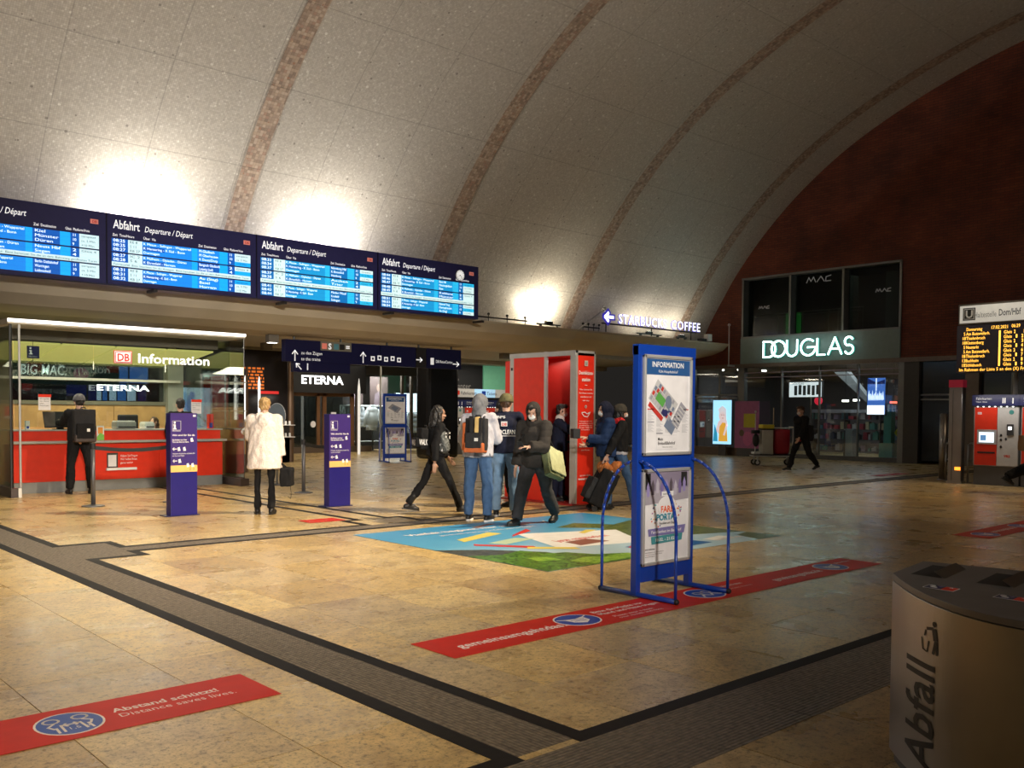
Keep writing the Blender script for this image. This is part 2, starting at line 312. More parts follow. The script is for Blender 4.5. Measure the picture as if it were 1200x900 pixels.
# ---------------------------------------------------------------- vault with its mosaic ribs
half = [(21.3, 4.05), (20.85, 4.9), (20.3, 5.75), (19.6, 6.75), (18.4, 8.1), (16.9, 9.4), (15.0, 10.6), (12.5, 11.65), (9.9, 12.38), (6.2, 13.0), (2.0, 13.25)]
prof = half+[(4-y, z) for y, z in half[-2::-1]]
def crom(P, k=6):
    out = []
    for i in range(len(P)-1):
        p = [V(P[max(0, min(len(P)-1, i+j))]) for j in (-1, 0, 1, 2)]
        for s in range(k):
            t = s/k; out.append(.5*((2*p[1])+(p[2]-p[0])*t+(2*p[0]-5*p[1]+4*p[2]-p[3])*t*t+(3*p[1]-p[0]-3*p[2]+p[3])*t**3))
    return out+[V(P[-1])]
PR = crom(prof); arcl = [0]
for a, b in zip(PR, PR[1:]): arcl.append(arcl[-1]+(b-a).length)
def shell(name, x0, x1, mat, off, parent=None, step=1.0):
    xs = [x0+(x1-x0)*i/max(1, int((x1-x0)/step)) for i in range(max(1, int((x1-x0)/step))+1)]
    N = []
    for i in range(len(PR)):
        t = (PR[min(i+1, len(PR)-1)]-PR[max(i-1, 0)]).normalized(); N.append(V((-t.y, t.x)))
    vs = [(x, PR[i].x+N[i].x*off, PR[i].y+N[i].y*off) for x in xs for i in range(len(PR))]
    n = len(PR); fs = [(j*n+i, (j+1)*n+i, (j+1)*n+i+1, j*n+i+1) for j in range(len(xs)-1) for i in range(n-1)]
    me = bpy.data.meshes.new(name); me.from_pydata(vs, [], fs); uv = me.uv_layers.new(name='UVMap')
    for p in me.polygons:
        for li in p.loop_indices:
            vi = me.loops[li].vertex_index; uv.data[li].uv = (vs[vi][0]+50, arcl[vi % n]+50)
    return link(name, me, mat, parent, smooth=True)
ceil = struct(shell('ceiling', -8, 29, VAULT, 0, step=2))
for xc in (-2.1, 3.8, 9.72, 15.72, 21.6, 27.45): shell('rib', xc-.23, xc+.23, RIB, .012, ceil, 1)
# ---------------------------------------------------------------- cornice along the springing of the vault
CONC = M('cornice_plaster', (.66, .57, .42), .6, var=.1, scale=.8)
tr1 = struct(MB().sweep([(20.0, 4.13), (20.0, 4.07), (20.25, 3.88), (20.7, 3.74), (21.3, 3.65), (22.0, 3.6), (22.2, 3.6), (22.2, 4.13)], 20.9, 29).build('trim_1', CONC))
tr2 = struct(MB().sweep([(20.0, 4.13), (20.0, 4.07), (20.15, 3.82), (20.5, 3.62), (21.0, 3.5), (21.6, 3.46), (22.2, 3.46), (22.2, 4.13)], -6, 20.9).build('trim_2', CONC))
pass_c = struct(box('ceiling_passage', (-6, 22.2, 3.46), (29, 26.0, 3.7), M('passage_ceiling', (.5, .46, .38), .7)))
struct(box('ceiling_arcade', (-6, 26.0, 3.3), (29, 34, 3.7), M('passage_ceiling', (.5, .46, .38))))
# ---------------------------------------------------------------- end wall of brick with shop openings
XW = 29.0
endw = struct(box('wall_right', (XW, -20, 6.46), (XW+.4, 24, 16), BRICK))
for a, b in (((19.43, 3.3), (24, 6.46)), ((-20, 3.3), (13.5, 6.46))): box('brick_panel', (XW, a[0], a[1]), (XW+.4, b[0], b[1]), BRICK, endw)
for a, b in (((-20, 0), (6.6, 3.3)), ((21.6, 0), (24, 3.3))): box('brick_panel', (XW, a[0], a[1]), (XW+.4, b[0], b[1]), M('dark_cladding', (.05, .045, .04), .5), endw)
box('lintel', (XW-.06, -20, 3.22), (XW+.3, 21.6, 3.36), M('bronze_trim', (.16, .12, .09), .4, .5), endw)
MUL = M('window_mullion', (.20, .20, .19), .4, .7)
win1 = struct(box('window_1', (XW+.28, 13.5, 4.3), (XW+.34, 19.43, 6.46), glass('dim_glass', (.35, .38, .37), -.05)))
for y in (13.53, 15.48, 17.46, 19.38): box('mullion', (XW-.05, y-.035, 4.3), (XW+.36, y+.035, 6.46), MUL, win1)
box('transom', (XW-.05, 13.5, 6.4), (XW+.36, 19.43, 6.47), MUL, win1); box('sill', (XW-.05, 13.5, 4.27), (XW+.36, 19.43, 4.34), MUL, win1)
FB = M('fascia_panel', (.17, .22, .20), .35)
struct(box('wall_fascia', (XW-.07, 13.5, 3.36), (XW+.3, 19.43, 4.28), FB))
# room behind the upper window
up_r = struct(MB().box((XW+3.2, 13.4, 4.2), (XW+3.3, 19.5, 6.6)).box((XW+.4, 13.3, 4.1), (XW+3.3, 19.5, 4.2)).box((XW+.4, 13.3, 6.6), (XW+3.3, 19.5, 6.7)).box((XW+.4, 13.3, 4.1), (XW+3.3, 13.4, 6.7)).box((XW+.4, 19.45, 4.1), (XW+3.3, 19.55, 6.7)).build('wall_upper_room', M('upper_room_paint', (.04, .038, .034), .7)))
rl = thing('balcony_railing', 'thin metal railing behind the upper shop window', 'railing', (XW+.9, 16.5, 4.2))
mb = MB().tube([(0, 2.9, 1.0), (0, -1.3, 1.0)], .02).tube([(0, 2.9, .9), (0, -1.3, .9)], .01); mb.build('handrail', ALU, rl)
for y in (2.0, 1.0, 0, -.35, -1.25): MB().tube([(0, y, 0), (0, y, 1.0)], .018).build('baluster', ALU, rl)
for i, (y0, y1, lb) in enumerate(((16.3, 16.75, 'pale grey pillar behind the middle upper window pane'), (14.4, 15.1, 'broad grey pillar behind the right upper window pane'))):
    tag(MB().box((XW+2.2, y0, 4.2), (XW+2.6, y1, 6.5)).box((XW+2.15, y0-.04, 4.2), (XW+2.65, y1+.04, 4.3)).build('pillar', M('pillar_paint', (.3, .31, .28), .6)), lb, 'pillar')
gl = thing('light_column', 'green glowing light column behind the left upper window pane', 'lamp', (XW+1.2, 18.05, 4.2))
box('tube', (-.06, -.28, 0), (.06, .28, 1.0), M('green_light', (.03, .25, .04), .4, emit=.35, ec=(.06, .5, .08)), gl); box('cap', (-.07, -.3, 1.0), (.07, .3, 1.03), DKST, gl)
lamp('AREA', (XW+1.6, 16.4, 6.5), (XW+1.6, 16.4, 4), 5, (.9, 1, .85), 2.5)
F = Face((XW-.075, 19.43, 3.36), (0, -1, 0))
dg = thing('shop_sign', 'large glowing white DOUGLAS letters on the grey fascia', 'sign', (0, 0, 0)); F.p = dg
NEON = M('neon_letter', (.85, 1, .97), .5, emit=5, ec=(.80, 1, .96)); TEAL = M('letter_side', (.05, .3, .27), .4, emit=.5, ec=(.1, .6, .5))
x = 1.02; WD = {'D': .56, 'O': .64, 'U': .50, 'G': .62, 'L': .38, 'A': .58, 'S': .42}
H_ = .55
def glyph(c, x, y, h, w):
    if c == 'D': return [[(x, y), (x, y+h), (x+w*.4, y+h)]+arc(x+w*.45, y+h/2, h/2, 90, -90)[0:]+[(x, y)]]
    if c == 'O': return [arc(x+w/2, y+h/2, h/2, 0, 360, 24)]
    if c == 'U': return [[(x, y+h), (x, y+w/2)]+arc(x+w/2, y+w/2, w/2, 180, 360)+[(x+w, y+h)]]
    if c == 'G': return [arc(x+w/2, y+h/2, h/2, 50, 360, 22)+[(x+w*.45, y+h/2)]]
    if c == 'L': return [[(x, y+h), (x, y), (x+w, y)]]
    if c == 'A': return [[(x, y), (x+w/2, y+h), (x+w, y)], [(x+w*.2, y+h*.33), (x+w*.8, y+h*.33)]]
    if c == 'S': return [arc(x+w/2, y+h*.74, h*.26, 30, 270)+arc(x+w/2, y+h*.26, h*.27, 90, -150)]
adv = {'D': .33, 'O': .60, 'U': .56, 'G': .60, 'L': .40, 'A': .58, 'S': .5}
for c in 'DOUGLAS':
    g = glyph(c, x, .2, H_, WD[c]-.1); F.strokes('letter', g, .075, TEAL, .02, .05); F.strokes('letter_light', g, .045, NEON, .07, .02); x += adv[c]
lamp('AREA', (XW-.9, 16.6, 4.0), (XW-.1, 16.6, 3.9), 5, (.7, 1, .95), 2.5, .3)
for (y, z, s, lb, e) in ((17.0, 6.1, .36, 'large outlined MAC lettering at the top of the upper window', .05), (18.9, 5.35, .17, 'small MAC lettering on the left upper window pane', .03), (14.5, 5.55, .2, 'small MAC lettering on the right upper window pane', .03)):
    t = thing('window_lettering', lb, 'sign'); G = Face((XW+.26, y, z), (0, -1, 0), parent=t)
    mt = M('mac_%g' % e, (.4, .4, .4), .5, emit=e*2); w_ = s*.45
    G.strokes('letter', [[(0, 0), (w_*.5, s*.5), (w_, .1*s), (w_*1.6, s*.5), (w_*2.1, 0)]], .03, mt, 0); G.strokes('letter', [[(w_*2.4, 0), (w_*3.3, s*.5), (w_*4.1, 0)]], .03, mt, 0); G.strokes('letter', [[(w_*5.6, s*.5), (w_*4.5, s*.4), (w_*4.4, 0), (w_*5.6, .0)]], .03, mt, 0)
# ---------------------------------------------------------------- glazed shop front under the DOUGLAS sign
XI = XW+6.5
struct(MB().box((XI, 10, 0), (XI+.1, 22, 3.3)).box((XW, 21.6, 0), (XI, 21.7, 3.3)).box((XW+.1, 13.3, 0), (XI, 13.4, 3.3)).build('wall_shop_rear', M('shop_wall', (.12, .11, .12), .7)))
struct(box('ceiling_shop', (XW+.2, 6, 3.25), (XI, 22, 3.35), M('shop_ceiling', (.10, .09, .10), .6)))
win2 = struct(box('window_2', (XW+.1, 13.5, .15), (XW+.12, 19.4, 3.22), GLASS))
box('sill', (XW+.02, 13.5, 0), (XW+.2, 19.4, .15), DKST, win2)
for y in (14.95, 16.35, 17.8): box('mullion', (XW+.06, y-.018, .15), (XW+.16, y+.018, 3.22), MUL, win2)
box('mullion', (XW, 13.38, 0), (XW+.2, 13.56, 3.22), MUL, win2); box('mullion', (XW, 19.3, 0), (XW+.2, 19.5, 3.22), MUL, win2)
for z in (3.02, 2.85): box('transom', (XW+.06, 13.5, z), (XW+.16, 19.4, z+.025), M('mauve_trim', (.35, .28, .34), .4), win2)
win3 = struct(box('window_3', (XW+.1, 19.5, .3), (XW+.12, 21.6, 3.22), GLASS))
for y in (19.56, 20.4, 21.55): box('mullion', (XW+.04, y-.035, 0), (XW+.16, y+.035, 3.22), MUL, win3)
for z in (2.1, 2.22): box('transom', (XW+.04, 19.5, z), (XW+.16, 21.6, z+.05), MUL, win3)
box('sill', (XW, 19.5, 0), (XW+.2, 21.6, .3), M('bronze_trim', (.16, .12, .09)), win3)
# escalator undersides behind the glass
for k, (y0, z0, y1, z1, lb) in enumerate(((17.3, 3.2, 15.6, 1.7, 'sloping grey beam behind the shop glass, left of the blue display'), (13.5, 2.6, 14.4, 1.65, 'short sloping grey beam at the right edge of the shop glass'))):
    tag(MB().sweep([(y0, z0), (y0-.55 if k == 0 else y0, z0 if k == 0 else z0-.9), (y1-.3, z1-.25), (y1, z1)], XW+2.6, XW+2.9).build('sloping_beam', M('beam_paint', (.34, .36, .36), .5)), lb, 'beam')
sh = thing('shop_shelving', 'long dark shelving unit stocked with cosmetics behind the glass', 'shelf', (XW+1.6, 15.4, 0))
for z in (.25, .65, 1.0, 1.35): box('shelf_board', (-.2, -1.9, z), (.2, 1.9, z+.03), M('shelf_dark', (.08, .07, .08), .4), sh)
for y in (-1.9, -.6, .7, 1.88): box('upright', (-.2, y, 0), (.2, y+.03, 1.6), M('shelf_dark', (.08, .07, .08)), sh)
box('header', (-.22, -1.95, 1.6), (.22, 1.95, 1.72), M('shelf_header', (.32, .35, .42), .4), sh)
pc = [(.1, .22, .3), (.5, .5, .55), (.4, .05, .08), (.1, .3, .28), (.3, .25, .4), (.06, .07, .12), (.55, .5, .35)]
prod = []
for z in (.28, .68, 1.03, 1.38):
    y = 13.6
    while y < 17.2:
        wd = random.uniform(.06, .2); h = random.uniform(.1, .27); c = random.randrange(7)
        b = MB().box((XW+1.45, y, z), (XW+1.65, y+wd, z+h))
        if c % 2: b.cone((XW+1.55, y+wd/2, z+h), (XW+1.55, y+wd/2, z+h+.04), wd*.3, wd*.25, 8)
        o = b.build('product_box', M('product_%d' % c, pc[c], .4)); y += wd+random.uniform(.03, .14); prod.append((o, c, z, y))
ORD = ['first', 'second', 'third', 'fourth', 'fifth', 'sixth', 'seventh', 'eighth', 'ninth', 'tenth', 'eleventh', 'twelfth']
CN = ['teal', 'pale grey', 'dark red', 'green', 'violet', 'near-black', 'cream']; SN_ = {.28: 'lowest', .68: 'second lowest', 1.03: 'second highest', 1.38: 'highest'}; cnt = {}
for o, c, z, y in sorted(prod, key=lambda q: -q[3]):
    n_ = cnt.get((c, z), 0); cnt[(c, z)] = n_+1; tag(o, '%s %s pack from the left on the %s shelf behind glass' % (ORD[n_], CN[c], SN_[z]), 'box', 'cosmetics on the shop shelves')
tag(MB().box((XW+.9, 15.55, 0), (XW+1.2, 15.8, 1.0)).box((XW+.88, 15.5, 1.0), (XW+1.22, 15.85, 1.05)).build('display_stand', M('stand_pale', (.35, .4, .46), .5)), 'narrow pale blue display stand before the shop shelving', 'stand')
tag(MB().box((XW+.7, 14.1, .6), (XW+1.0, 14.35, 1.75)).box((XW+.6, 14.0, 0), (XW+1.1, 14.45, .6)).build('display_stand', M('stand_teal', (.12, .42, .38), .5)), 'teal display column beside the glass, right of the shelving', 'stand')
cy = thing('clothes_figure', 'display mannequin in a yellow-green top at the right of the shop', 'mannequin', (XW+.9, 13.75, 0))
MB().caps((0, 0, .5), (0, 0, 1.1), .09, .13).ball((0, 0, 1.45), .09).build('torso', M('mannequin', (.25, .2, .18), .5), cy, True)
MB().caps((0, .02, .95), (0, -.02, 1.2), .15, .13).tube([(0, .1, 1.2), (-.1, .25, .95), (-.1, .12, .8)], .035).build('top', M('lime_cloth', (.5, .55, .05), .7), cy, True)
MB().cone((0, 0, 0), (0, 0, .03), .2, .2).cone((0, 0, .03), (0, 0, .5), .02, .02).build('base', DKST, cy)
def screen(name, lb, o, r, w_, h_, base, e, draw, frame=DKST, cat='screen'):
    t = thing(name, lb, cat); G = Face(o, r, parent=t)
    if o[2] < 1.2: G.box('stand', w_*.3, -o[2], w_*.4, o[2], -.07, .05, frame)
    else: MB().tube([G.P(w_/2, h_, -.04), G.P(w_/2, h_, -.04)+V((0, 0, 3.25-o[2]-h_))], .012).build('hanger', DKST, t)
    G.box('frame', -.03, -.03, w_+.06, h_+.06, -.08, .07, frame); G.box('panel', 0, 0, w_, h_, -.01, .012, M(name+'_'+lb[:12], base, .4, emit=e)); draw(G); return t
def draw_a(G):
    e = lambda n, c, s: M(n, c, .5, emit=s)
    for i in range(9): G.poly('picture_shape', [(.04+.06*i, .45), (.02+.06*i, .62+.05*sin(i*2)), (.06+.06*i, .75+.06*cos(i*3)), (.09+.06*i, .5)], e('scr_pale', (.75, .85, 1), 1.2), .006+.0002*i)
    G.poly('picture_shape', [(.0, 1.0), (.59, 1.0), (.59, 1.15), (.3, 1.05), (0, 1.2)], e('scr_dark', (.02, .05, .3), .2), .006); G.box('picture_shape', 0, 0, .59, .3, .006, .001, e('scr_white', (.9, .95, 1), 1.6))
    G.strokes('picture_shape', [[(.3, .8), (.3, 1.18)]], .04, e('scr_pale', (.75, .85, 1), 1.2), .009)
screen('advert_screen', 'bright blue and white advert screen hanging behind the shop glass', (XW+.4, 14.78, 1.55), (0, -1, 0), .6, 1.2, (.05, .14, .5), 1.0, draw_a)
def draw_b(G):
    e = lambda n, c, s=.9: M(n, c, .5, emit=s)
    G.ell('picture_shape', .42, 1.05, .16, .2, e('ad_skin', (.62, .5, .5)), .006); G.poly('picture_shape', [(.25, .85), (.12, .5), (.3, .35), (.5, .55), (.62, .85), (.45, .95)], e('ad_skin', (.62, .5, .5)), .0065)
    G.poly('picture_shape', [(.28, 1.1), (.24, 1.3), (.42, 1.42), (.58, 1.3), (.6, .95), (.5, 1.18), (.4, 1.22), (.32, 1.15)], e('ad_hair', (.55, .55, .6)), .008)
    G.poly('picture_shape', [(.26, .1), (.3, .65), (.42, .8), (.6, .78), (.66, .1)], e('ad_gold', (.62, .32, .04)), .009); G.poly('picture_shape', [(.02, .1), (.08, .75), (.2, .4), (.22, .1)], e('ad_teal', (.02, .25, .4)), .009)
    G.strokes('picture_shape', [[(.5, .35), (.62, .7), (.55, .95)]], .08, e('ad_skin', (.62, .5, .5)), .011); G.strokes('picture_shape', [[(.36, 1.08), (.41, 1.08)], [(.46, 1.08), (.5, 1.08)], [(.4, .96), (.46, .96)]], .015, e('ad_dark', (.1, .05, .05), .1), .011)
screen('advert_screen', 'bright advert screen showing a fair-haired woman holding a gold flask', (XW-.3, 20.42, .42), (0, -1, 0), .8, 1.62, (.30, .62, .85), 1.2, draw_b)
pp = thing('advert_panel', 'pink poster panel with a yellow square beside the advert screen', 'poster'); G = Face((XW-.25, 19.5, .3), (0, -1, 0), parent=pp)
G.box('foot', .1, -.3, .8, .32, -.05, .04, DKST); G.box('board', 0, 0, 1.0, 1.7, -.05, .05, M('poster_pink', (.42, .13, .30), .5)); G.box('yellow_print', .38, .75, .5, .5, 0, .004, M('poster_yellow', (.55, .5, .03), .5)); G.ell('rose_print', .55, .35, .2, .26, M('poster_rose', (.6, .15, .35), .5), .001); G.ell('dark_print', .3, .55, .1, .12, M('poster_dark', (.15, .1, .06), .5), .002)
def draw_c(G):
    for i in range(6): G.box('picture_shape', .2+.17*i, .06+.02*(i % 2), .12, .34, .006, .001, M('list_dark', (.25, .28, .3), .5))
    G.text('DOUGLAS', .12, .44, .1, LB, .008)
screen('info_screen', 'small white list screen hanging behind the shop glass', (XW+.5, 17.75, 2.15), (0, -1, 0), 1.25, .52, (.8, .85, .9), .9, draw_c)
bl = tag(MB().ball((XW+.7, 16.72, 2.02), (.14, .14, .15)).cone((XW+.7, 16.72, 1.86), (XW+.7, 16.72, 1.9), .03, .005, 8).tube([(XW+.7, 16.72, 2.15), (XW+.7, 16.72, 3.2)], .004).build('red_lantern', M('red_glow', (.7, .02, .05), .4, emit=.8), smooth=True), 'round red lantern hanging behind the shop glass', 'lantern')
for i, (y, z) in enumerate(((15.9, 1.98), (15.5, 2.0), (14.2, 1.92), (13.75, 1.95))):
    c = [(1, .95, .85), (1, .95, .85), (1, .15, .1), (1, .15, .1)][i]
    o = thing('shop_lamp', 'x', 'lamp'); MB().box((XW+1.0, y-.1, z), (XW+1.1, y+.1, z+.07)).build('lamp_body', M('shop_lamp_%d' % (i//2), c, .5, emit=4 if i < 2 else 2), o); MB().tube([(XW+1.05, y, z+.07), (XW+1.05, y, 3.25)], .006).build('cord', BLACK, o)
    tag(o, ['left small white lamp above the cosmetics shelving', 'right small white lamp above the cosmetics shelving', 'left small red lamp beside the blue advert screen', 'right small red lamp at the edge of the shop glass'][i], 'lamp')
for k, (x, y, z, s, pw) in enumerate(((XW+1, 15, 3.1, 1.5, 10), (XW+1.5, 17.6, 3.1, 2, 12), (XW+3.5, 16, 3.1, 3, 35), (XW+1.5, 20.6, 3.1, 1, 4))): lamp('AREA', (x, y, z), (x, y, 0), pw, (.85, .92, 1), s)
for i, (x, y) in enumerate(((XW+.9, 20.9), (XW+1.2, 20.3), (XW+1.8, 20.5), (XW+2.4, 20.0))):
    o = MB().cone((x, y, 3.2), (x, y, 3.25), .09, .09).cone((x, y, 3.19), (x, y, 3.2), .07, .07).build('downlight', M('downlight_glow', (1, .95, .85), .5, emit=6)); tag(o, ['leftmost', 'third', 'second', 'rightmost'][i]+' small recessed ceiling light behind the narrow left shop window', 'lamp', 'ceiling lights behind the left shop window')
# dark entrance right of the shop front
struct(MB().box((XW, 12.9, 0), (XW+.3, 13.38, 3.25)).build('wall_pier', M('dark_cladding', (.05, .045, .04))))
struct(MB().box((XW+.0, 11.1, 0), (XW+.3, 11.5, 3.25)).build('wall_pier', M('bronze_trim', (.16, .12, .09))))
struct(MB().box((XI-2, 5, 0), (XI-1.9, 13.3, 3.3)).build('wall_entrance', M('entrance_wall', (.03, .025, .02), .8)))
dr = struct(box('door_1', (XW+.15, 11.5, .1), (XW+.2, 12.9, 3.2), M('smoked_glass_and_dark', (.012, .012, .012), .15)))
for z in (2.0, 2.15): box('transom', (XW+.1, 11.5, z), (XW+.16, 12.9, z+.05), MUL, dr)
dr = struct(box('entrance_dark_panel', (XW+.2, 6.6, 0), (XW+.25, 11.1, 3.2), M('smoked_glass_and_dark', (.012, .012, .012))))  # near-black sheet, darkness of the open tunnel entrance put into its colour
for y in (7.5, 9.0, 10.2): box('mullion', (XW+.1, y-.03, 0), (XW+.2, y+.03, 3.2), MUL, dr)
# ---------------------------------------------------------------- arcade behind: shop fronts along the passage
YS = 30.0
sf = struct(MB().box((9.9, YS+3.5, 0), (29, YS+3.6, 3.3)).build('wall_far', M('far_shop_wall', (.07, .06, .055), .7)))
sill = struct(MB().box((14, YS-.1, 0), (19.9, YS+.1, .22)).build('baseboard_far', M('bronze_trim', (.16, .12, .09))))
struct(MB().box((-2, 24.2, 0), (3.9, 24.4, 3.5)).box((3.8, 18.2, 0), (3.9, 24.4, 3.5)).build('wall_left', M('left_wall_paint', (.35, .31, .25), .7)))
w4 = struct(box('window_4', (16.9, YS, .22), (24, YS+.02, 3.0), GLASS))
for x in (19.3, 21.4, 21.85, 22.25): box('mullion', (x-.05, YS-.05, .22), (x+.05, YS+.06, 3.0), M('bronze_trim', (.16, .12, .09)), w4)
box('transom', (16.2, YS-.06, 2.95), (24, YS+.06, 3.3), M('fascia_dark', (.06, .05, .045), .5), w4)
# ETERNA entrance: black fascia over a bronze framed double door
et = thing('shop_sign', 'black fascia with white ETERNA letters over the far shop door', 'sign', (16.45, YS-.25, 2.2)); G = Face((0, 0, 0), LR, parent=et)
G.box('fascia', 0, 0, 3.1, 1.1, -.2, .2, BLACK); G.text('ETERNA', .32, .33, .42, M('letter_lit', (1, 1, 1), .5, emit=2.0), .01, bold=.025, width=1.75)
d3 = struct(MB().box((16.45, YS-.05, 0), (16.6, YS+.05, 2.2)).box((17.55, YS-.05, 0), (17.68, YS+.05, 2.2)).box((17.8, YS-.05, 0), (17.95, YS+.05, 2.2)).box((19.0, YS-.05, 0), (19.15, YS+.05, 2.2)).box((16.45, YS-.05, 2.08), (19.15, YS+.05, 2.2)).build('door_3', M('door_bronze', (.22, .11, .05), .35, .3)))
box('pane', (16.6, YS-.01, 0), (17.55, YS+.01, 2.1), DGLASS, d3); box('pane', (17.95, YS-.01, 0), (19.0, YS+.01, 2.1), DGLASS, d3)
G = Face((0, YS-.03, 0), LR, parent=d3); G.ell('notice_disc', 17.4, 1.05, .11, .12, PAPER, 0); G.box('notice', 18.15, 1.2, .22, .3, 0, .01, PAPER); G.box('notice', 18.1, .85, .2, .2, 0, .01, PAPER); G.box('notice', 18.55, .95, .3, .12, 0, .01, PAPER)
# clothes rails behind the glass
def garment(o, x, y, z, h, w_, c, lb, grp, j):
    b = MB(); n = 10
    for k in range(4): b.cone((0, 0, -h*k/4), (0, 0, -h*(k+1)/4), w_*(.55+.45*min(1, k/2)), w_*(.55+.45*min(1, (k+1)/2)), n, .35, caps=True)
    b.cone((-w_*.5, 0, -.02), (-w_*.95, 0, -h*.75), w_*.2, w_*.16, 8); b.cone((w_*.5, 0, -.02), (w_*.95, 0, -h*.75), w_*.2, w_*.16, 8)
    g = b.build('shirt', c, None, True); g.location = (x, y, z); g.rotation_euler = (0, 0, random.uniform(-.4, .4)); tag(g, lb, 'shirt', grp)
rail = thing('clothes_rail', 'white clothes rail of shirts behind the left window of the far shop', 'rail', (20.3, YS+.7, 0))
MB().tube([(-1.3, 0, 0), (-1.3, 0, 1.75), (1.2, 0, 1.75), (1.2, 0, 0)], .03).build('frame', WHITE, rail, True); box('shelf', (-1.3, -.2, .35), (1.2, .2, .38), WHITE, rail)
cl = [M('cloth_white', (.8, .8, .82), .8), M('cloth_grey', (.5, .53, .58), .8), M('cloth_blue', (.12, .16, .26), .8), M('cloth_pale', (.62, .64, .68), .8)]
for k in range(9): garment(0, 19.15+.28*k, YS+.7, 1.72, .8+.15*random.random(), .12, cl[k % 4], ORD[k]+' shirt from the left on the long white rail of the far shop', 'shirts on the left rail', k)
rail2 = thing('clothes_rail', 'clothes rail beside the bright screen of the far shop', 'rail', (22.9, YS+.8, 0))
MB().tube([(-.9, 0, 0), (-.9, 0, 1.5), (.9, 0, 1.5), (.9, 0, 0)], .025).build('frame', WHITE, rail2, True)
for k in range(6): garment(0, 22.1+.25*k, YS+.8, 1.47, .8, .15, cl[(k*3+1) % 4], ORD[k]+' shirt from the left on the short rail by the bright far display', 'shirts on the right rail', k)
mq = thing('shirt_bust', 'white dress shirt on a bust behind the far shop window', 'mannequin', (20.25, YS+.35, 0))
MB().cone((0, 0, 0), (0, 0, .9), .03, .03).cone((0, 0, 0), (0, 0, .03), .18, .18).build('stand', DKST, mq)
MB().caps((0, 0, 1.0), (0, 0, 1.5), .2, .24).caps((-.25, 0, 1.55), (-.4, -.02, 1.0), .08, .07).caps((.25, 0, 1.55), (.42, .02, 1.0), .08, .07).cone((0, 0, 1.65), (0, 0, 1.8), .12, .09).build('shirt_body', cl[0], mq, True)
screen('bright_display', 'tall white glowing display at the right end of the far shop', (21.95, YS+1.2, 1.0), LR, 1.5, 1.3, (.75, .85, .95), 1.6, lambda G: None, cat='screen')
for i, (x0, w_, h0) in enumerate(((19.6, .95, 1.1), (20.9, .85, 1.2))):
    pm = thing('photo_mural', ['left', 'right'][i]+' dark fashion photo mural on the far shop rear wall', 'poster'); box('support', (x0+.1, YS+1.51, 0), (x0+w_-.1, YS+1.54, 1.8), DARK, pm); G = Face((x0, YS+1.5, 1.75), LR, parent=pm)
    G.box('board', 0, 0, w_, h0, -.04, .04, M('mural_brown', (.10, .065, .06), .6)); G.ell('figure_shape', w_*.5, .75, .12, .16, M('mural_skin', (.3, .2, .16), .6), .001); G.poly('figure_shape', [(w_*.2, 0), (w_*.25, .5), (w_*.5, .62), (w_*.75, .5), (w_*.8, 0)], M('mural_coat', (.22, .16, .18), .6), .002)
lamp('AREA', (20.5, YS+1.0, 3.1), (20.5, YS+1.0, 0), 170, (.95, .97, 1), 2.5, .6); lamp('AREA', (18, YS-1.5, 3.25), (18, YS-1.5, 0), 25, (1, .9, .75), 3)
# round black column and the travel centre front
tag(MB().box((18.15, 24.0, 0), (19.45, 24.7, 3.46)).build('black_pillar', M('gloss_black', (.006, .006, .007), .25), bev=.12), 'wide black pillar behind the walking woman', 'pillar')
tc = thing('travel_centre_front', 'dark travel centre fascia above the far ticket machines', 'shop front', (20.0, 26.5, 0)); G = Face((0, 0, 0), LR, parent=tc)
G.box('fascia', 0, 2.2, 2.6, 1.08, -.1, .1, BLACK); G.text('ReiseCenter', .5, 2.4, .3, M('dim_letter', (.3, .28, .26), .5, emit=.08), .002)
G.text('DB\nReise', 1.1, 2.85, .16, M('dim_letter', (.3, .28, .26)), .002)
G.box('green_panel', 2.65, 2.25, 1.4, 1.04, -.08, .08, M('green_glass', (.16, .42, .24), .3, emit=.22, ec=(.2, .6, .35)))
G.box('rear_wall', 0, 0, 8, 2.2, -.6, .5, M('dark_interior', (.03, .028, .026))); G.box('skirting', 2.0, .0, 5.9, .3, -.1, .02, ALU)
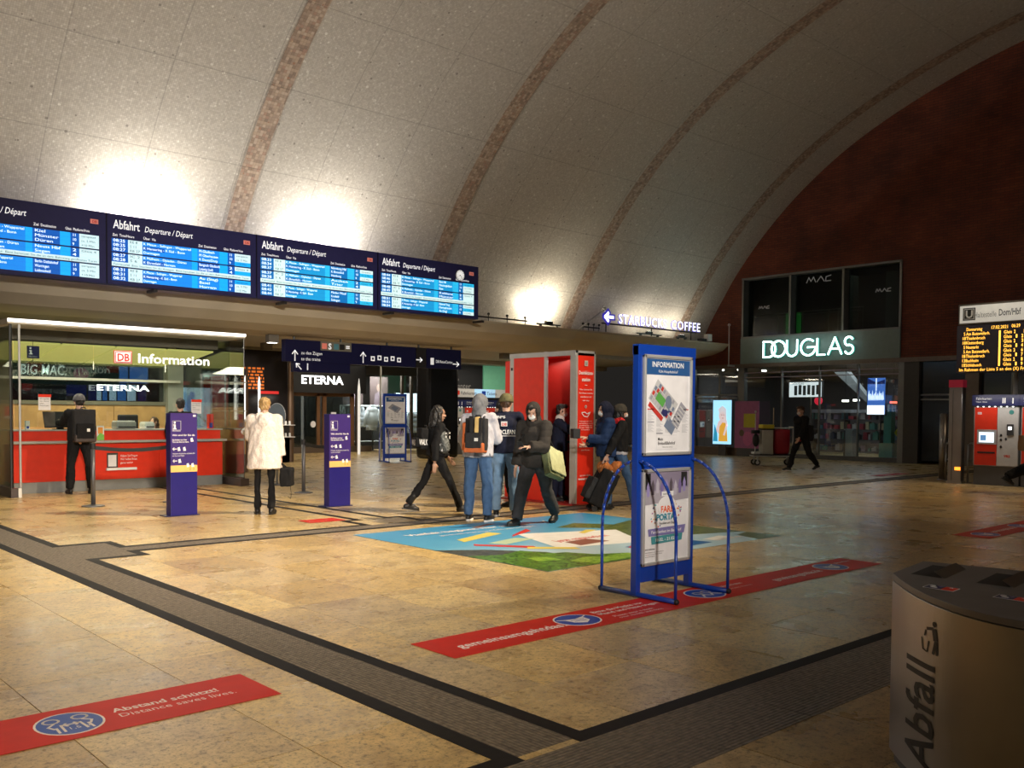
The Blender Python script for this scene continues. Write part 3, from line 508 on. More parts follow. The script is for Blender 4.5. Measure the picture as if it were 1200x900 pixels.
def ticket_machine(lb, loc, rz, grp=None, small=False):
    t = thing('ticket_machine', lb, 'ticket machine', loc, rz, grp); G = Face((0, 0, 0), LR, parent=t)
    G.box('plinth', 0, 0, .93, .42, -.5, .45, M('machine_plinth', (.10, .095, .09), .5)); G.box('housing', 0, .42, .93, 1.3, -.5, .5, GREY, bev=.01)
    G.box('red_front', .03, .44, .46, 1.26, 0, .015, RED); G.box('grey_front', .5, .44, .42, 1.26, 0, .012, M('pale_front', (.55, .53, .50), .4))
    bz = G.box('screen_bezel', .09, .9, .4, .32, .012, .02, M('bezel', (.45, .44, .43), .4)); G.p = bz; sc = G.box('screen', .13, .94, .31, .22, .03, .004, M('ticket_screen', (.75, .9, 1), .4, emit=1.3))
    G.box('screen_menu', .16, .98, .12, .12, .035, .002, M('menu_blue', (.12, .3, .6), .5, emit=.5)); G.p = t; G.box('slot', .1, .7, .36, .035, .014, .01, LB)
    G.box('card_reader', .7, 1.1, .13, .24, .01, .03, DKST); G.box('reader_screen', .73, 1.22, .07, .07, .04, .004, EW)
    for x_, z_ in ((.58, 1.1), (.58, 1.0), (.68, 1.02), (.58, .85)): G.ell('button', x_, z_, .022, .03, LB, .012, .01)
    G.box('logo_plate', .09, 1.55, .08, .05, .015, .003, PAPER); G.text('DB', .098, 1.56, .045, RED, .019, .001); G.text('VRS', .64, .62, .08, RED, .014, bold=.02); G.ell('round_emblem', .78, 1.6, .05, .05, M('emblem_green', (.05, .25, .22), .5), .013)
    G.p = G.box('header', -.02, 1.74, .98, .24, -.5, .56, NAVY); G.text('Fahrkarten', .06, 1.87, .075, LW, .062); G.text('Tickets  Billets', .06, 1.81, .04, LW, .062)
    G.strokes('pictogram', [[(.62, 1.8), (.62, 1.9)], [(.66, 1.8), (.66, 1.9)], [(.82, 1.79), (.82, 1.9)]], .025, LW, .062)
    for k in range(7): G.ell('header_light', .1+.12*k, 1.72, .02, .012, EW, .05, .01, 8)
    return t
for k in range(3): ticket_machine(['leftmost far ticket machine under the travel centre sign, screen visible', 'second far ticket machine, behind the people in the middle', 'third far ticket machine, behind the olive cap'][k], (20.32+.98*k, 26.0, 0), 0)
hd = thing('machine_header', 'long light grey header board above the far ticket machines', 'sign', (20.6, 25.9, 2.08)); G = Face((0, 0, 0), LR, parent=hd)
MB().box((.05, .05, -.1), (.1, .1, 0)).box((3.0, .05, -.1), (3.05, .1, 0)).build('support', DKST, hd); G.box('board', 0, 0, 3.1, .3, -.2, .2, M('header_grey', (.5, .49, .46), .4, emit=.15)); G.box('pale_blue_field', 1.1, .0, 1.0, .3, 0, .004, M('header_blue', (.35, .6, .85), .4, emit=.4)); G.box('logo_plate', .2, .08, .2, .15, 0, .006, RED); G.text('Fahrkarten', .45, .09, .17, LB, .006); G.box('logo_plate', 1.45, .08, .18, .15, .004, .006, BLUE); G.text('Tickets', 1.68, .09, .17, LB, .008)
lamp('AREA', (21.8, 25.4, 3.3), (21.8, 25.6, 0), 12, (1, .95, .85), 2, .4)
# ---------------------------------------------------------------- departure board: four panels in one long housing
db = thing('departure_board', 'long dark blue departure board with four lit train panels on the cornice', 'departure board', (0, 19.3, 4.05))
G = Face((0, 0, 0), LR, parent=db); BH = 1.42
G.box('housing', -.1, 0, 16.4, BH, -.22, .2, M('board_navy', (.030, .030, .14), .5))
for k in range(6): MB().box((1.5+3*k, .1, -.0), (1.58+3*k, .5, -.06)).build('bracket', DKST, db)
CBL = {b: [M('lcd_%d_%d' % (b, k), c, .5, emit=e) for k, (c, e) in enumerate(((((.004, .09, .42)), .9), ((.008, .21, .72), .95), ((.45, .62, .66), 1.15), ((.006, .33, .82), 1.0)))] for b in (0,)}
CB2 = [M('lcd_t_%d' % k, c, .5, emit=e) for k, (c, e) in enumerate((((.005, .14, .42), .9), ((.01, .27, .58), .95), ((.5, .68, .68), 1.15), ((.02, .42, .72), 1.0)))]
LCDW = M('lcd_white_text', (.8, .95, 1), .5, emit=1.3); LCDK = M('lcd_black_text', (.02, .05, .08), .5); BT = M('board_title', (1, 1, 1), .5, emit=.75)
PINK = M('logo_pink', (.8, .25, .2), .5, emit=.35)
dest = [['Kiel', 'Münster', 'Düren', 'Neuss Hbf', 'Siegen', '', 'Berlin Ostbahnhof', 'Worringen', 'Lüdenscheid'], ['M-Gladbach', 'M Oberhausen', 'K Deutz/Dorp', 'Bergisch Gladbach', 'Leipzig (tief)', '', 'Au (Sieg)', 'Basel', 'Horrem'], ['Nürnberg Hbf', 'K Ehrenfeld', 'Hamburg', 'Aachen', 'Trier', '', 'Minden Westf', 'Krefeld', 'Solingen'], ['Bonn Hbf', 'Mönchengladbach', 'Essen', 'Koblenz', 'Münster', '', 'Hennef Sieg', 'Dieringhausen', 'Au (Sieg)']]
times = [['08:13', '08:16', '08:20', '08:20', '08:21', '', '08:23', '08:24', '08:25'], ['08:25', '08:25', '08:27', '08:27', '08:28', '', '08:31', '08:31', '08:32'], ['08:33', '08:34', '08:37', '08:37', '08:38', '', '08:41', '08:43', '08:44'], ['08:44', '08:46', '08:47', '08:48', '08:49', '', '08:51', '08:53', '08:54']]
for b in range(4):
    x0 = 3.27+3.25*b; W = 3.25; C = CBL[0] if b < 2 else CB2
    G.box('panel_seam', x0-.012, 0, .024, BH, 0, .006, M('seam', (.004, .004, .02), .5))
    G.p = G.box('panel', x0+.02, .02, W-.04, BH-.04, 0, .0005, M('board_navy', (0, 0, 0)))
    G.text('Abfahrt', x0+.13, 1.13, .25, BT, .008, width=.53, bold=.006); G.text('Departure / Départ', x0+.75, 1.13, .17, BT, .008, shear=.25, width=1.02)
    for t_, fx, sz in (('Zeit  Time/Heure', .035, .43), ('Über  Via', .225, .25), ('Ziel  Destination', .585, .4), ('Gleis  Platform/Voie', .76, .45)): G.text(t_, x0+fx*W, .975, .075, BT, .008, width=sz)
    G.box('logo_plate', x0+.905*W, 1.16, .15, .09, 0, .008, PINK); G.text('DB', x0+.905*W+.03, 1.178, .07, M('logo_red', (.6, .02, .02), .5), .01, bold=.02)
    for g in range(3):
        z1 = .93-.29*g; rh = .088
        for r in range(3):
            z = z1-rh*(r+1); full = (g == 1 and r == 2)
            segs = [(.03, .13, 0), (.13, .22, 2), (.22, .36, 0 if r % 2 else 1), (.36, .54, 1), (.54, .58, 3), (.58, .73, 1 if (b+g) % 2 else 0), (.73, .79, 3), (.79, .84, 0), (.84, .955, 2 if (r+g+b) % 3 or b == 0 else 3)]
            if full: segs = [(.03, .955, 2)]
            for a, e, ci in segs: G.box('display_cell', x0+a*W, z, (e-a)*W-.003, rh-.002, 0, .005, C[ci])
            if full: G.text('Fahrtausfall  Bitte beachten Sie die Ansagen  Bitte benutzen Sie die an dem Bahnsteig geöffneten Türen', x0+.04*W, z+.02, .06, LCDK, .006, width=.9*W)
        tl = times[b][3*g:3*g+3]; ns = .119
        k = dict(line=rh/.085/1.0)
        G.text('\n'.join(tl), x0+.038*W, z1-.068, .085, LCDW, .006, line=rh/.085, width=.24)
        G.text('\n'.join(['RE 8', 'S 11', 'RB 27'] if g != 1 else ['IC 2', 'S 6', '']), x0+.14*W, z1-.066, .07, LCDK, .006, line=rh/.07, width=.2)
        G.text('\n'.join(['K Messe - Solingen - Wuppertal', 'K Hansaring - K Süd - Bonn', 'Dormagen'] if g != 1 else ['K Mülheim - Opladen - Düren', 'K Ehrenfeld - Horrem', '']), x0+.225*W, z1-.066, .07, LCDW, .006, line=rh/.07, width=1.0-.1*g)
        G.text('\n'.join(dest[b][3*g:3*g+3]), x0+.59*W, z1-.068, .078, LCDW, .006, line=rh/.078, width=.42 if g != 1 else .46)
        G.text('\n'.join(['11', '10', '9'] if g != 1 else ['2', '4', '']), x0+.8*W, z1-.068, .078, LCDW, .006, line=rh/.078, width=.07)
        G.text('\n'.join(['verspätet', 'ca. 5 Min', '+10 Min'] if g != 1 else ['Gleis 4', '', '']), x0+.85*W, z1-.066, .06, LCDK, .006, line=rh/.06, width=.28)
    G.p = db
ck = thing('wall_clock', 'round white station clock on the right end of the departure board', 'clock', (15.62, 19.29, 5.17)); K = Face((0, 0, 0), LR, parent=ck)
K.ell('case', 0, 0, .145, .145, ALU, 0, .03); K.ell('dial', 0, 0, .13, .13, M('dial_white', (.9, .9, .88), .5, emit=.7), .031)
K.strokes('hour_mark', [[(.09*sin(a), .09*cos(a)), (.118*sin(a), .118*cos(a))] for a in [i*pi/6 for i in range(12)]], .014, LB, .035)
K.strokes('clock_hand', [[(0, 0), (.06*sin(R(250)), .06*cos(R(250)))], [(0, 0), (.1*sin(R(150)), .1*cos(R(150)))]], .02, LB, .038)
# uplights on the cornice, washing the vault
UPC = (1, .92, .80)
def uplight(x, y, z, lb, pw, tgt, L=.8, col=UPC, hgt=.14, ang=150):
    t = thing('uplight', lb, 'floodlight', (x, y, z))
    box('rail', (-L/2, -.03, hgt-.04), (L/2, .03, hgt), DKST, t)
    for s in (-1, 1): box('foot', (s*L*.35-.03, -.04, -.0), (s*L*.35+.03, .04, hgt-.04), DKST, t)
    MB().box((-.14, -.05, hgt), (.14, .05, hgt+.08)).build('lamp_head', DKST, t); box('lens', (-.12, -.04, hgt+.08), (.12, .04, hgt+.084), M('uplight_lens', (1, .95, .85), .4, emit=6), t)
    lamp('AREA', (0, 0, hgt+.10), (0, tgt, hgt+1.1), pw, col, L*.8, .1, parent=t); return t
uplight(7.5, 20.25, 4.13, 'uplight on the cornice behind the second departure panel', 230, -.35, hgt=.78)
uplight(11.9, 20.25, 4.13, 'uplight on the cornice behind the third departure panel', 215, -.35, hgt=.78)
uplight(2.0, 20.25, 4.13, 'uplight on the cornice behind the first departure panel', 190, -.35, hgt=.78)
uplight(20.1, 20.45, 4.13, 'uplight on the cornice right of the departure board', 62, .55, 1.0, col=(1, .88, .66))
uplight(24.9, 20.4, 4.13, 'uplight on the cornice below the coffee shop letters', 13, .5, 1.3, col=(1, .88, .66))
uplight(26.7, 20.4, 4.13, 'uplight on the cornice at the right end of the coffee letters', 14, .5, .6, col=(1, .88, .66))
for x0, x1, lb in ((16.6, 18.9, 'black cable rail on the cornice right of the departure board'), (21.3, 22.1, 'short black cable rail on the cornice left of the coffee sign')):
    t = thing('cable_rail', lb, 'rail', (x0, 20.15, 4.13)); MB().tube([(0, 0, .12), (x1-x0, 0, .12)], .022).build('bar', BLACK, t)
    for i in range(4): MB().tube([((x1-x0)*(i+.1)/3.2, 0, 0), ((x1-x0)*(i+.1)/3.2, 0, .2)], .012).ball(((x1-x0)*(i+.1)/3.2, 0, .22), .04).build('clamp', BLACK, t)
mt = thing('slanted_mast', 'thin slanted metal mast with a small lamp left of the coffee sign', 'mast', (21.0, 20.05, 4.13))
MB().tube([(0, 0, 0), (1.05, -.1, .68)], .022).build('pole', ALU, mt, True); MB().ball((1.1, -.1, .72), .07).build('head', ALU, mt, True)
ps = thing('pole_camera', 'thin grey pole with a ball top at the right end of the cornice', 'pole', (28.6, 19.7, 3.3)); MB().tube([(0, 0, 0), (0, 0, 1.45)], .022).build('pole', ALU, ps, True); MB().ball((0, 0, 1.48), .055).build('ball_top', ALU, ps, True); box('bracket', (-.03, -.03, -.03), (.385, .03, .03), ALU, ps)
cb = thing('camera_box', 'small white box on the right end of the cornice', 'box', (28.0, 20.2, 4.13)); box('case', (-.12, -.1, .05), (.12, .1, .3), WHITE, cb, .01); box('dark_case', (-.5, -.1, 0), (-.2, .1, .12), BLACK, cb)
# coffee shop letters
sb = thing('coffee_sign', 'row of glowing white STARBUCKS COFFEE letters with arrow above the cornice', 'sign', (22.05, 20.0, 4.45)); G = Face((0, 0, 0), LR, parent=sb)
SBL = M('violet_halo', (.05, .04, .35), .5, emit=.35, ec=(.08, .06, .8)); SBW = M('coffee_letter', (1, 1, 1), .5, emit=1.7)
for t_, x_, w_ in (('STARBUCKS', .76, 2.5), ('COFFEE', 3.5, 1.66)):
    G.text(t_, x_, .0, .44, SBL, 0, .05, width=w_+.03, bold=.03, space=1.12); G.text(t_, x_+.01, .01, .42, SBW, .03, .04, width=w_-.03, bold=.006, space=1.15)
G.strokes('arrow_back', [[(.08, .17), (.55, .17)], [(.3, .34), (.1, .17), (.3, 0)]], .2, SBL, 0, .02); G.strokes('arrow', [[(.12, .17), (.5, .17)], [(.27, .30), (.12, .17), (.27, .04)]], .09, SBW, .03)
MB().tube([(.1, .1, -.03), (5.1, .1, -.03)], .025).tube([(.3, .1, -.03), (.3, .1, -.3)], .02).tube([(2.6, .1, -.03), (2.6, .1, -.3)], .02).tube([(4.8, .1, -.03), (4.8, .1, -.3)], .02).build('carrier_frame', BLACK, sb)
# ---------------------------------------------------------------- wayfinding sign under the cornice
ws = thing('hanging_sign', 'long dark blue hanging direction sign above the passage', 'sign', (11.68, 21.5, 2.8)); G = Face((0, 0, 0), LR, parent=ws)
SN = M('sign_navy', (.008, .009, .055), .4); DIM = M('sign_white', (.8, .8, .8), .5, emit=.5)
G.box('housing', 0, 0, 2.9, .57, -.2, .2, SN); G.box('housing', 2.93, 0, 1.2, .57, -.2, .2, SN); G.box('dark_housing', 4.15, 0, .35, .57, -.2, .2, BLACK); G.box('housing', 4.52, 0, 1.28, .57, -.2, .2, SN)
G.box('lower_plate', .25, -.26, 1.7, .26, -.18, .16, SN)
G.strokes('arrow', tr(ARROW_UP, .27, .16, .26)+tr(ARROW_UP, .38, -.12, .2, R(45)), .03, DIM, .002); G.text('zu den Zügen\nto the trains', .45, .2, .12, DIM, .002, line=1.3, width=.62); G.text('1', .58, -.2, .24, DIM, .0, bold=.02)
G.strokes('arrow', tr(ARROW_UP, 2.35, .2, .28)+tr(ARROW_UP, 4.25, .22, .2, R(-90))+tr(ARROW_UP, 5.6, .15, .22, R(-90)), .03, DIM, .002)
for i in range(5): G.box('pictogram', 2.6+.22*i, .12+.03*(i % 2), .13, .13, .0, .003, DIM)
for i in range(5): G.ell('pictogram_hole', 2.665+.22*i, .185+.03*(i % 2), .035, .035, SN, .0035)
G.text('DB ReiseCenter', 4.85, .16, .12, DIM, .002, width=.62); G.box('pictogram', 4.66, .1, .12, .2, 0, .003, DIM)
G.box('line_strip', 1.02, .33, .95, .24, 0, .012, M('strip_grey', (.20, .19, .15), .5))
for i, (t_, c) in enumerate((('R', M('strip_red', (.7, .2, .15), .5, emit=.3)), ('S', None), ('b', M('strip_blue', (.1, .3, .38), .5)), ('-', BLACK), ('c', None))):
    if c: G.box('line_symbol', 1.06+.18*i, .37, .15, .15, .012, .004, c)
    else: G.text('S' if t_ == 'S' else '⌂' if 0 else 'S' if t_ == 'S' else '=', 1.07+.18*i, .37, .22, DIM, .014, bold=.03)
for x in (.3, 1.7, 3.2, 4.3, 5.5): MB().tube([(x, .1, .57), (x, .1, .75)], .03).build('hanger', DKST, ws)
for i, (x, y, z, lit) in enumerate(((11.36, 21.6, 3.26, 1), (10.2, 24, 3.26, 1), (12.6, 24.3, 3.26, 0), (20.2, 22.6, 3.28, 0), (22.6, 24.0, 3.26, 1), (8.9, 22.0, 3.2, 1))):
    t = thing('ceiling_spotlight', ['square ceiling spotlight left of the hanging sign', 'square ceiling spotlight above the orange wall', 'small unlit spotlight behind the left end of the hanging sign', 'unlit square spotlight right of the hanging sign', 'lit square spotlight above the far ticket machines', 'square spotlight behind the counter glass'][i], 'lamp', (x, y, z))
    box('case', (-.14, -.1, 0), (.14, .1, .22), M('spot_case', (.2, .18, .15), .5), t)
    if lit: box('lens', (-.1, -.08, -.01), (.1, .08, 0), M('uplight_lens', (1, .95, .85)), t)
for i, (x, y, pw) in enumerate(((12, 23.5, 45), (17, 23.5, 35), (22, 24.5, 25), (13, 27.5, 45), (18, 28, 30), (25, 24, 12))): lamp('AREA', (x, y, 3.25), (x, y, 0), pw, (1, .86, .66), .8)
# ---------------------------------------------------------------- information counter under its glass canopy
ic = thing('information_counter', 'bright red information counter with grey top and grey plinth', 'counter', (4.45, 18.05, 0)); G = Face((0, 0, 0), LR, parent=ic)
CW = 3.92
G.box('plinth', .0, 0, CW, .2, -.6, .58, M('plinth_grey', (.27, .28, .27), .4, .3))
for k in range(3): G.box('front_panel', .0+CW/3*k+.002, .2, CW/3-.004, .68, -.6, .6, RED)
G.box('ledge', -.02, .9, CW+.05, .04, -.1, .25, M('ledge_grey', (.45, .45, .42), .35, .3)); G.box('upper_front', .0, .94, CW, .18, -.3, .2, RED); G.box('counter_top', -.02, 1.12, CW+.05, .025, -.7, .65, M('ledge_grey', (.45, .45, .42)))
G.box('notice_frame', 1.62, .42, .2, .28, 0, .012, DKST); G.box('notice', 1.64, .44, .15, .22, .012, .003, PAPER)
G.text('Haben Sie Fragen\nWir helfen Ihnen\ngerne weiter', 1.87, .62, .06, LW, .003, line=1.1, width=.32); G.box('notice_ledge', 1.6, .37, .56, .045, 0, .06, WHITE)
for i, (x, lb, c, w_, h) in enumerate(((.3, 'small white and blue box standing on the counter left of the monitor', WHITE, .07, .16), (3.75, 'red and blue leaflet box at the right end of the counter', RED, .11, .3))):
    t = thing('leaflet_box', lb, 'box', (4.45+x, 18.25, 1.145)); box('box', (-w_/2, -.04, 0), (w_/2, .04, h), c, t, .004); box('blue_print', (-w_*.3, -.043, .02), (w_*.3, -.04, h*.4), BLUE, t)
t = thing('leaflet_stack', 'colourful leaflet leaning on the red front right of the man with the backpack', 'leaflet', (4.45+1.42, 17.99, .945)); G2 = Face((0, 0, 0), LR, parent=t); G2.box('sheet', 0, 0, .13, .27, 0, .01, PAPER); G2.poly('green_print', [(0, 0), (.13, 0), (.13, .1), (.06, .14), (0, .06)], M('leaf_green', (.2, .5, .08), .5), .011); G2.box('orange_print', .02, .12, .09, .12, .011, .001, M('leaf_orange', (.8, .3, .05), .5))
cz = thing('counter_canopy', 'beige canopy with a white light strip along its front edge', 'canopy', (4.24, 17.4, 3.0)); G = Face((0, 0, 0), LR, parent=cz)
G.box('light_strip', 0, 0, 4.32, .055, 0, .03, M('light_strip', (1, .97, .9), .5, emit=2.2)); MB().box((0, 0, -.03), (4.32, 3.2, .06)).build('roof_panel', M('canopy_beige', (.42, .38, .30), .6), cz)
G.box('recessed_lamp', .9, -.035, .5, .004, -.5, .06, DKST); G.box('recessed_lamp', 2.9, -.035, .5, .004, -.5, .06, DKST); G.box('dark_beam', .1, -.22, 4.1, .19, -1.1, .1, M('canopy_beam', (.13, .10, .08), .6))
YL = M('yellow_ceiling', (.50, .48, .16), .5, emit=.42, ec=(.85, .78, .22))
yc = thing('luminous_ceiling', 'glowing yellow ceiling panels over the information counter', 'ceiling panel', (4.45, 18.6, 2.75))
for k in range(4): MB().sweep([(0, -.02), (2.2, -.28), (2.2, -.25), (0, .01)], .02+k*1.0, 1.0+k*1.0-.02).build('panel', YL, yc)
lamp('AREA', (6.4, 19.4, 2.4), (6.4, 19.0, 0), 60, (1, .88, .62), 3.4, .8); lamp('AREA', (6.4, 17.6, 2.95), (6.4, 17.4, 0), 42, (1, .9, .72), 4, .1)
gp = thing('counter_glazing', 'tall glass panes enclosing the information counter', 'glazing', (4.3, 17.75, 0)); G = Face((0, 0, 0), LR, parent=gp)
for k in range(3): G.box('pane', .12+k*1.33, 1.2, 1.32, 1.72, 0, .012, GLASS)
MB().box((.0, -.35, .12), (.012, 2.6, 2.95)).build('side_pane', GLASS, gp); MB().box((4.22, -.35, .12), (4.235, 2.6, 2.95)).build('side_pane', GLASS, gp)
MB().box((-.05, -.42, 0), (.06, 2.6, .16)).build('side_plinth', M('plinth_dark', (.12, .10, .10), .4, .4), gp); MB().box((4.12, -.42, 0), (4.3, 2.6, .15)).build('side_plinth', M('plinth_dark', (.12, .10, .10)), gp)
MB().box((.06, -.44, 0), (.11, -.38, .16)).build('plinth_cap', WHITE, gp)
for x in (-.01, .13): MB().tube([(x, -.3, .16), (x, -.3, 2.97)], .02).build('post', DKST if x < 0 else ALU, gp)
MB().tube([(4.23, -.35, .1), (4.23, -.35, 2.97)], .008).build('post', DKST, gp)
lg = thing('glass_lettering', 'red DB emblem and white Information lettering on the counter glass', 'sign', (6.1, 17.72, 2.38)); G = Face((0, 0, 0), LR, parent=lg)
DR = M('emblem_red', (.55, .012, .015), .4, emit=.2)
G.box('emblem_frame', 0, 0, .33, .24, 0, .006, DR); G.box('emblem_rim', .012, .012, .306, .216, .007, .002, PAPER); G.box('emblem_red_rim', .022, .022, .286, .196, .0095, .001, DR); G.box('emblem_field', .034, .034, .262, .172, .011, .001, M('emblem_white', (.8, .75, .7), .5, emit=.4)); G.text('DB', .052, .05, .195, DR, .013, .001, bold=.02, width=.22)
G.text('Information', .43, .03, .25, M('glass_white', (.95, .95, .92), .5, emit=.75), 0, .006, bold=.012, width=1.4)
ib = thing('hanging_info_sign', 'small dark blue sign with a white i hanging behind the glass', 'sign', (4.68, 17.95, 2.42)); G = Face((0, 0, 0), LR, parent=ib)
G.box('plate', 0, 0, .2, .22, 0, .02, NAVY); G.ell('letter_dot', .055, .18, .017, .017, LW, .021); G.poly('letter_stem', [(.03, .07), (.09, .07), (.09, .085), (.075, .085), (.075, .145), (.033, .145), (.033, .13), (.045, .13), (.045, .085), (.03, .085)], LW, .021); G.text('Information', .02, .025, .03, LW, .022); MB().tube([(.1, 0, -.07), (.1, 0, .35)], .004).build('wire', BLACK, ib)
for (x, z, lb) in ((4.80, 1.5, 'white notice with red heading on the left glass pane'), (7.58, 1.45, 'white notice with red heading on the right glass pane')):
    t = thing('glass_notice', lb, 'notice', (x, 17.73, z)); G = Face((0, 0, 0), LR, parent=t); G.box('sheet', 0, 0, .2, .28, 0, .004, PAPER); G.box('red_heading', 0, .23, .21, .05, .005, .003, RED); G.text('Wichtige Info\nBitte Abstand\nhalten\nMaske tragen', .02, .19, .028, LB, .005, line=1.4)
# back of the counter
ww = struct(MB().box((4.4, 20.5, 0), (8.35, 20.6, 1.62)).build('wall_counter_rear', WOOD)); 
for k in range(3): box('wood_panel', (4.42+1.31*k, 20.47, .02), (4.42+1.31*k+1.3, 20.5, 1.6), WOOD, ww)
box('top_rail', (4.4, 20.44, 1.62), (8.4, 20.6, 1.7), M('rail_olive', (.16, .15, .11), .5), ww); box('cable_duct', (4.6, 20.1, 2.12), (8.35, 20.2, 2.17), M('duct_white', (.6, .6, .58), .4), ww)
struct(box('trim_4', (8.15, 20.3, 0), (8.5, 20.6, 2.6), M('pillar_grey', (.3, .31, .28), .6)))
w5 = struct(box('window_5', (4.4, 20.55, 1.7), (8.15, 20.57, 2.6), DGLASS))
t = thing('notice_red', 'small red and white notice on the wood panelling at the left', 'notice', (4.9, 20.44, 1.33)); G = Face((0, 0, 0), LR, parent=t); G.box('sheet', 0, 0, .15, .24, 0, .006, PAPER); G.box('red_field', .0, .05, .15, .19, .006, .002, RED)
mo = thing('monitor', 'black computer monitor on the counter left of the man with the backpack', 'monitor', (5.35, 18.35, 1.145)); G = Face((0, 0, 0), LR, parent=mo)
G.poly('screen_back', [(-.28, .03), (.2, .03), (.22, .33), (-.32, .33)], BLACK, 0, .03); MB().box((-.05, 0, 0), (.05, .1, .06)).box((-.12, -.03, 0), (.12, .13, .012)).build('foot', BLACK, mo)
for (x, lb, w_, h, c) in ((6.55, 'light grey printer on the counter', .38, .14, GREY), (7.0, 'low white paper tray on the counter beside the clerk', .2, .12, WHITE)):
    t = thing('office_device', lb, 'printer', (x, 18.5, 1.145)); box('body', (-w_/2, -.15, 0), (w_/2, .15, h), c, t, .02); box('tray', (-w_/2+.03, -.2, .03), (w_/2-.03, -.15, .05), LB, t); box('lid', (-w_/2+.02, -.12, h), (w_/2-.02, .14, h+.02), PAPER, t, .004)
ch = thing('office_chair', 'black office chair back behind the counter left of the clerk', 'chair', (6.95, 19.4, 0)); MB().box((-.2, 0, .95), (.22, .06, 1.42)).build('backrest', BLACK, ch, bev=.03); MB().box((-.23, -.45, .45), (.23, .0, .53)).build('seat', BLACK, ch, bev=.03); MB().tube([(0, -.2, .06), (0, -.2, .45)], .03).tube([(-.3, -.2, .06), (.3, -.2, .06)], .025).tube([(0, -.5, .06), (0, .1, .06)], .025).tube([(0, 0, .5), (0, .04, 1.0)], .025).build('pedestal', DKST, ch)
for x in (-.28, .28): MB().ball((x, -.2, .03), .03).build('castor', BLACK, ch)
# shop images in the counter glass, reflections among them built as solid signs
bs = thing('burger_sign', 'dark green signboard with white hand-drawn BIG MAC lettering behind the glass', 'sign', (5.85, 23.6, 2.24)); G = Face((0, 0, 0), LR, parent=bs)
G.box('board', 0, -.12, 2.4, .62, -.1, .1, M('board_green', (.05, .12, .11), .5, emit=.12)); G.text('BIG MAC.', .15, .1, .33, M('chalk', (.85, .9, .85), .5, emit=1.6), .004, bold=.01, shear=.1, width=1.0)
G.ell('pink_print', 1.5, .15, .18, .14, M('print_pink', (.45, .06, .22), .5, emit=.2), .002); G.box('red_print', 2.1, .2, .28, .25, .001, .004, M('print_red', (.3, .02, .02), .5, emit=.2))
vw = thing('video_wall', 'tall bright blue display wall behind the counter glass', 'screen', (7.55, 23.7, 1.75)); G = Face((0, 0, 0), LR, parent=vw)
VB = [M('video_blue', (.08, .25, .8), .4, emit=.75), M('video_pale', (.6, .75, 1), .4, emit=1.0), M('video_deep', (.01, .02, .22), .4, emit=.4)]
for i, (x, z, w_, h, c) in enumerate(((.45, .45, .5, .75, 0), (1.0, .45, .45, .75, 0), (.0, 0, .18, .55, 2), (.2, 0, .1, .5, 1), (.34, .0, .1, .5, 0), (.5, 0, .16, .42, 1), (.7, 0, .2, .42, 0), (.94, 0, .2, .4, 1), (1.2, 0, .2, .4, 2), (-.5, .1, .45, .35, 2))): G.box('display', x, z, w_, h, -.03, .03, VB[c])
rs_ = thing('reflected_sign', 'white ETERNA letters reflected in the counter glass', 'sign', (6.62, 20.3, 1.93)); G = Face((0, 0, 0), LR, parent=rs_); G.text('ETERNA', 0, 0, .17, M('letter_lit', (1, 1, 1)), 0, bold=.02, width=1.1)  # reflection in the glass, modelled as solid glowing letters
G = Face((7.55, 20.3, 2.2), LR, parent=rs_); G.text('tbauun', 0, 0, .22, M('faint_letter', (.35, .5, .7), .5, emit=.3), 0, bold=.02, width=.75)
struct(box('wall_left_shop', (3.9, 24.0, 0), (9.7, 24.2, 3.46), M('shop_dim', (.05, .045, .045), .7)))
rp = thing('red_poster', 'dark red and grey poster behind the left counter glass', 'poster', (5.75, 23.98, 1.75)); G = Face((0, 0, 0), LR, parent=rp); G.box('board', 0, 0, .7, .5, -.03, .03, M('poster_maroon', (.12, .02, .03), .5, emit=.1)); G.ell('red_shape', .48, .33, .14, .12, M('print_red2', (.6, .03, .03), .5, emit=.3), .001); G.ell('grey_shape', .3, .3, .09, .11, M('print_grey', (.3, .28, .26), .5), .002)
ap = thing('advert_lightbox', 'tall bright blue and white advert lightbox right of the counter', 'advert', (8.55, 20.7, .62)); G = Face((0, 0, 0), LR, parent=ap)
G.box('stand', .1, -.62, .5, .62, -.1, .06, DKST); G.box('case', -.02, -.02, .78, 1.46, -.12, .11, DKST); G.box('panel', 0, 0, .74, 1.42, 0, .01, M('lightbox_pale', (.5, .72, .9), .4, emit=.95)); 
for i, (x, z, rx, rz_, c) in enumerate(((.25, 1.0, .13, .25, 0), (.12, 1.2, .08, .12, 1), (.5, .3, .12, .25, 1), (.6, .7, .08, .3, 1), (.3, 1.25, .07, .08, 0))): G.ell('blue_shape', x, z, rx, rz_, VB[0] if c == 0 else M('video_mid', (.25, .5, .8), .4, emit=.8), .011+.0005*i)
G.strokes('dark_line', [[(.45, .78), (.7, .58)], [(.5, .1), (.62, .4)]], .025, LB, .015)
box('red_strip', (0, -.0, 1.48), (.25, .02, 1.56), M('print_red2', (.6, .03, .03)), ap)
ss = thing('shop_partition', 'wood-panelled shop partition with white display shelves right of the counter', 'partition', (9.4, 21.3, 0)); G = Face((0, 0, 0), LR, parent=ss)
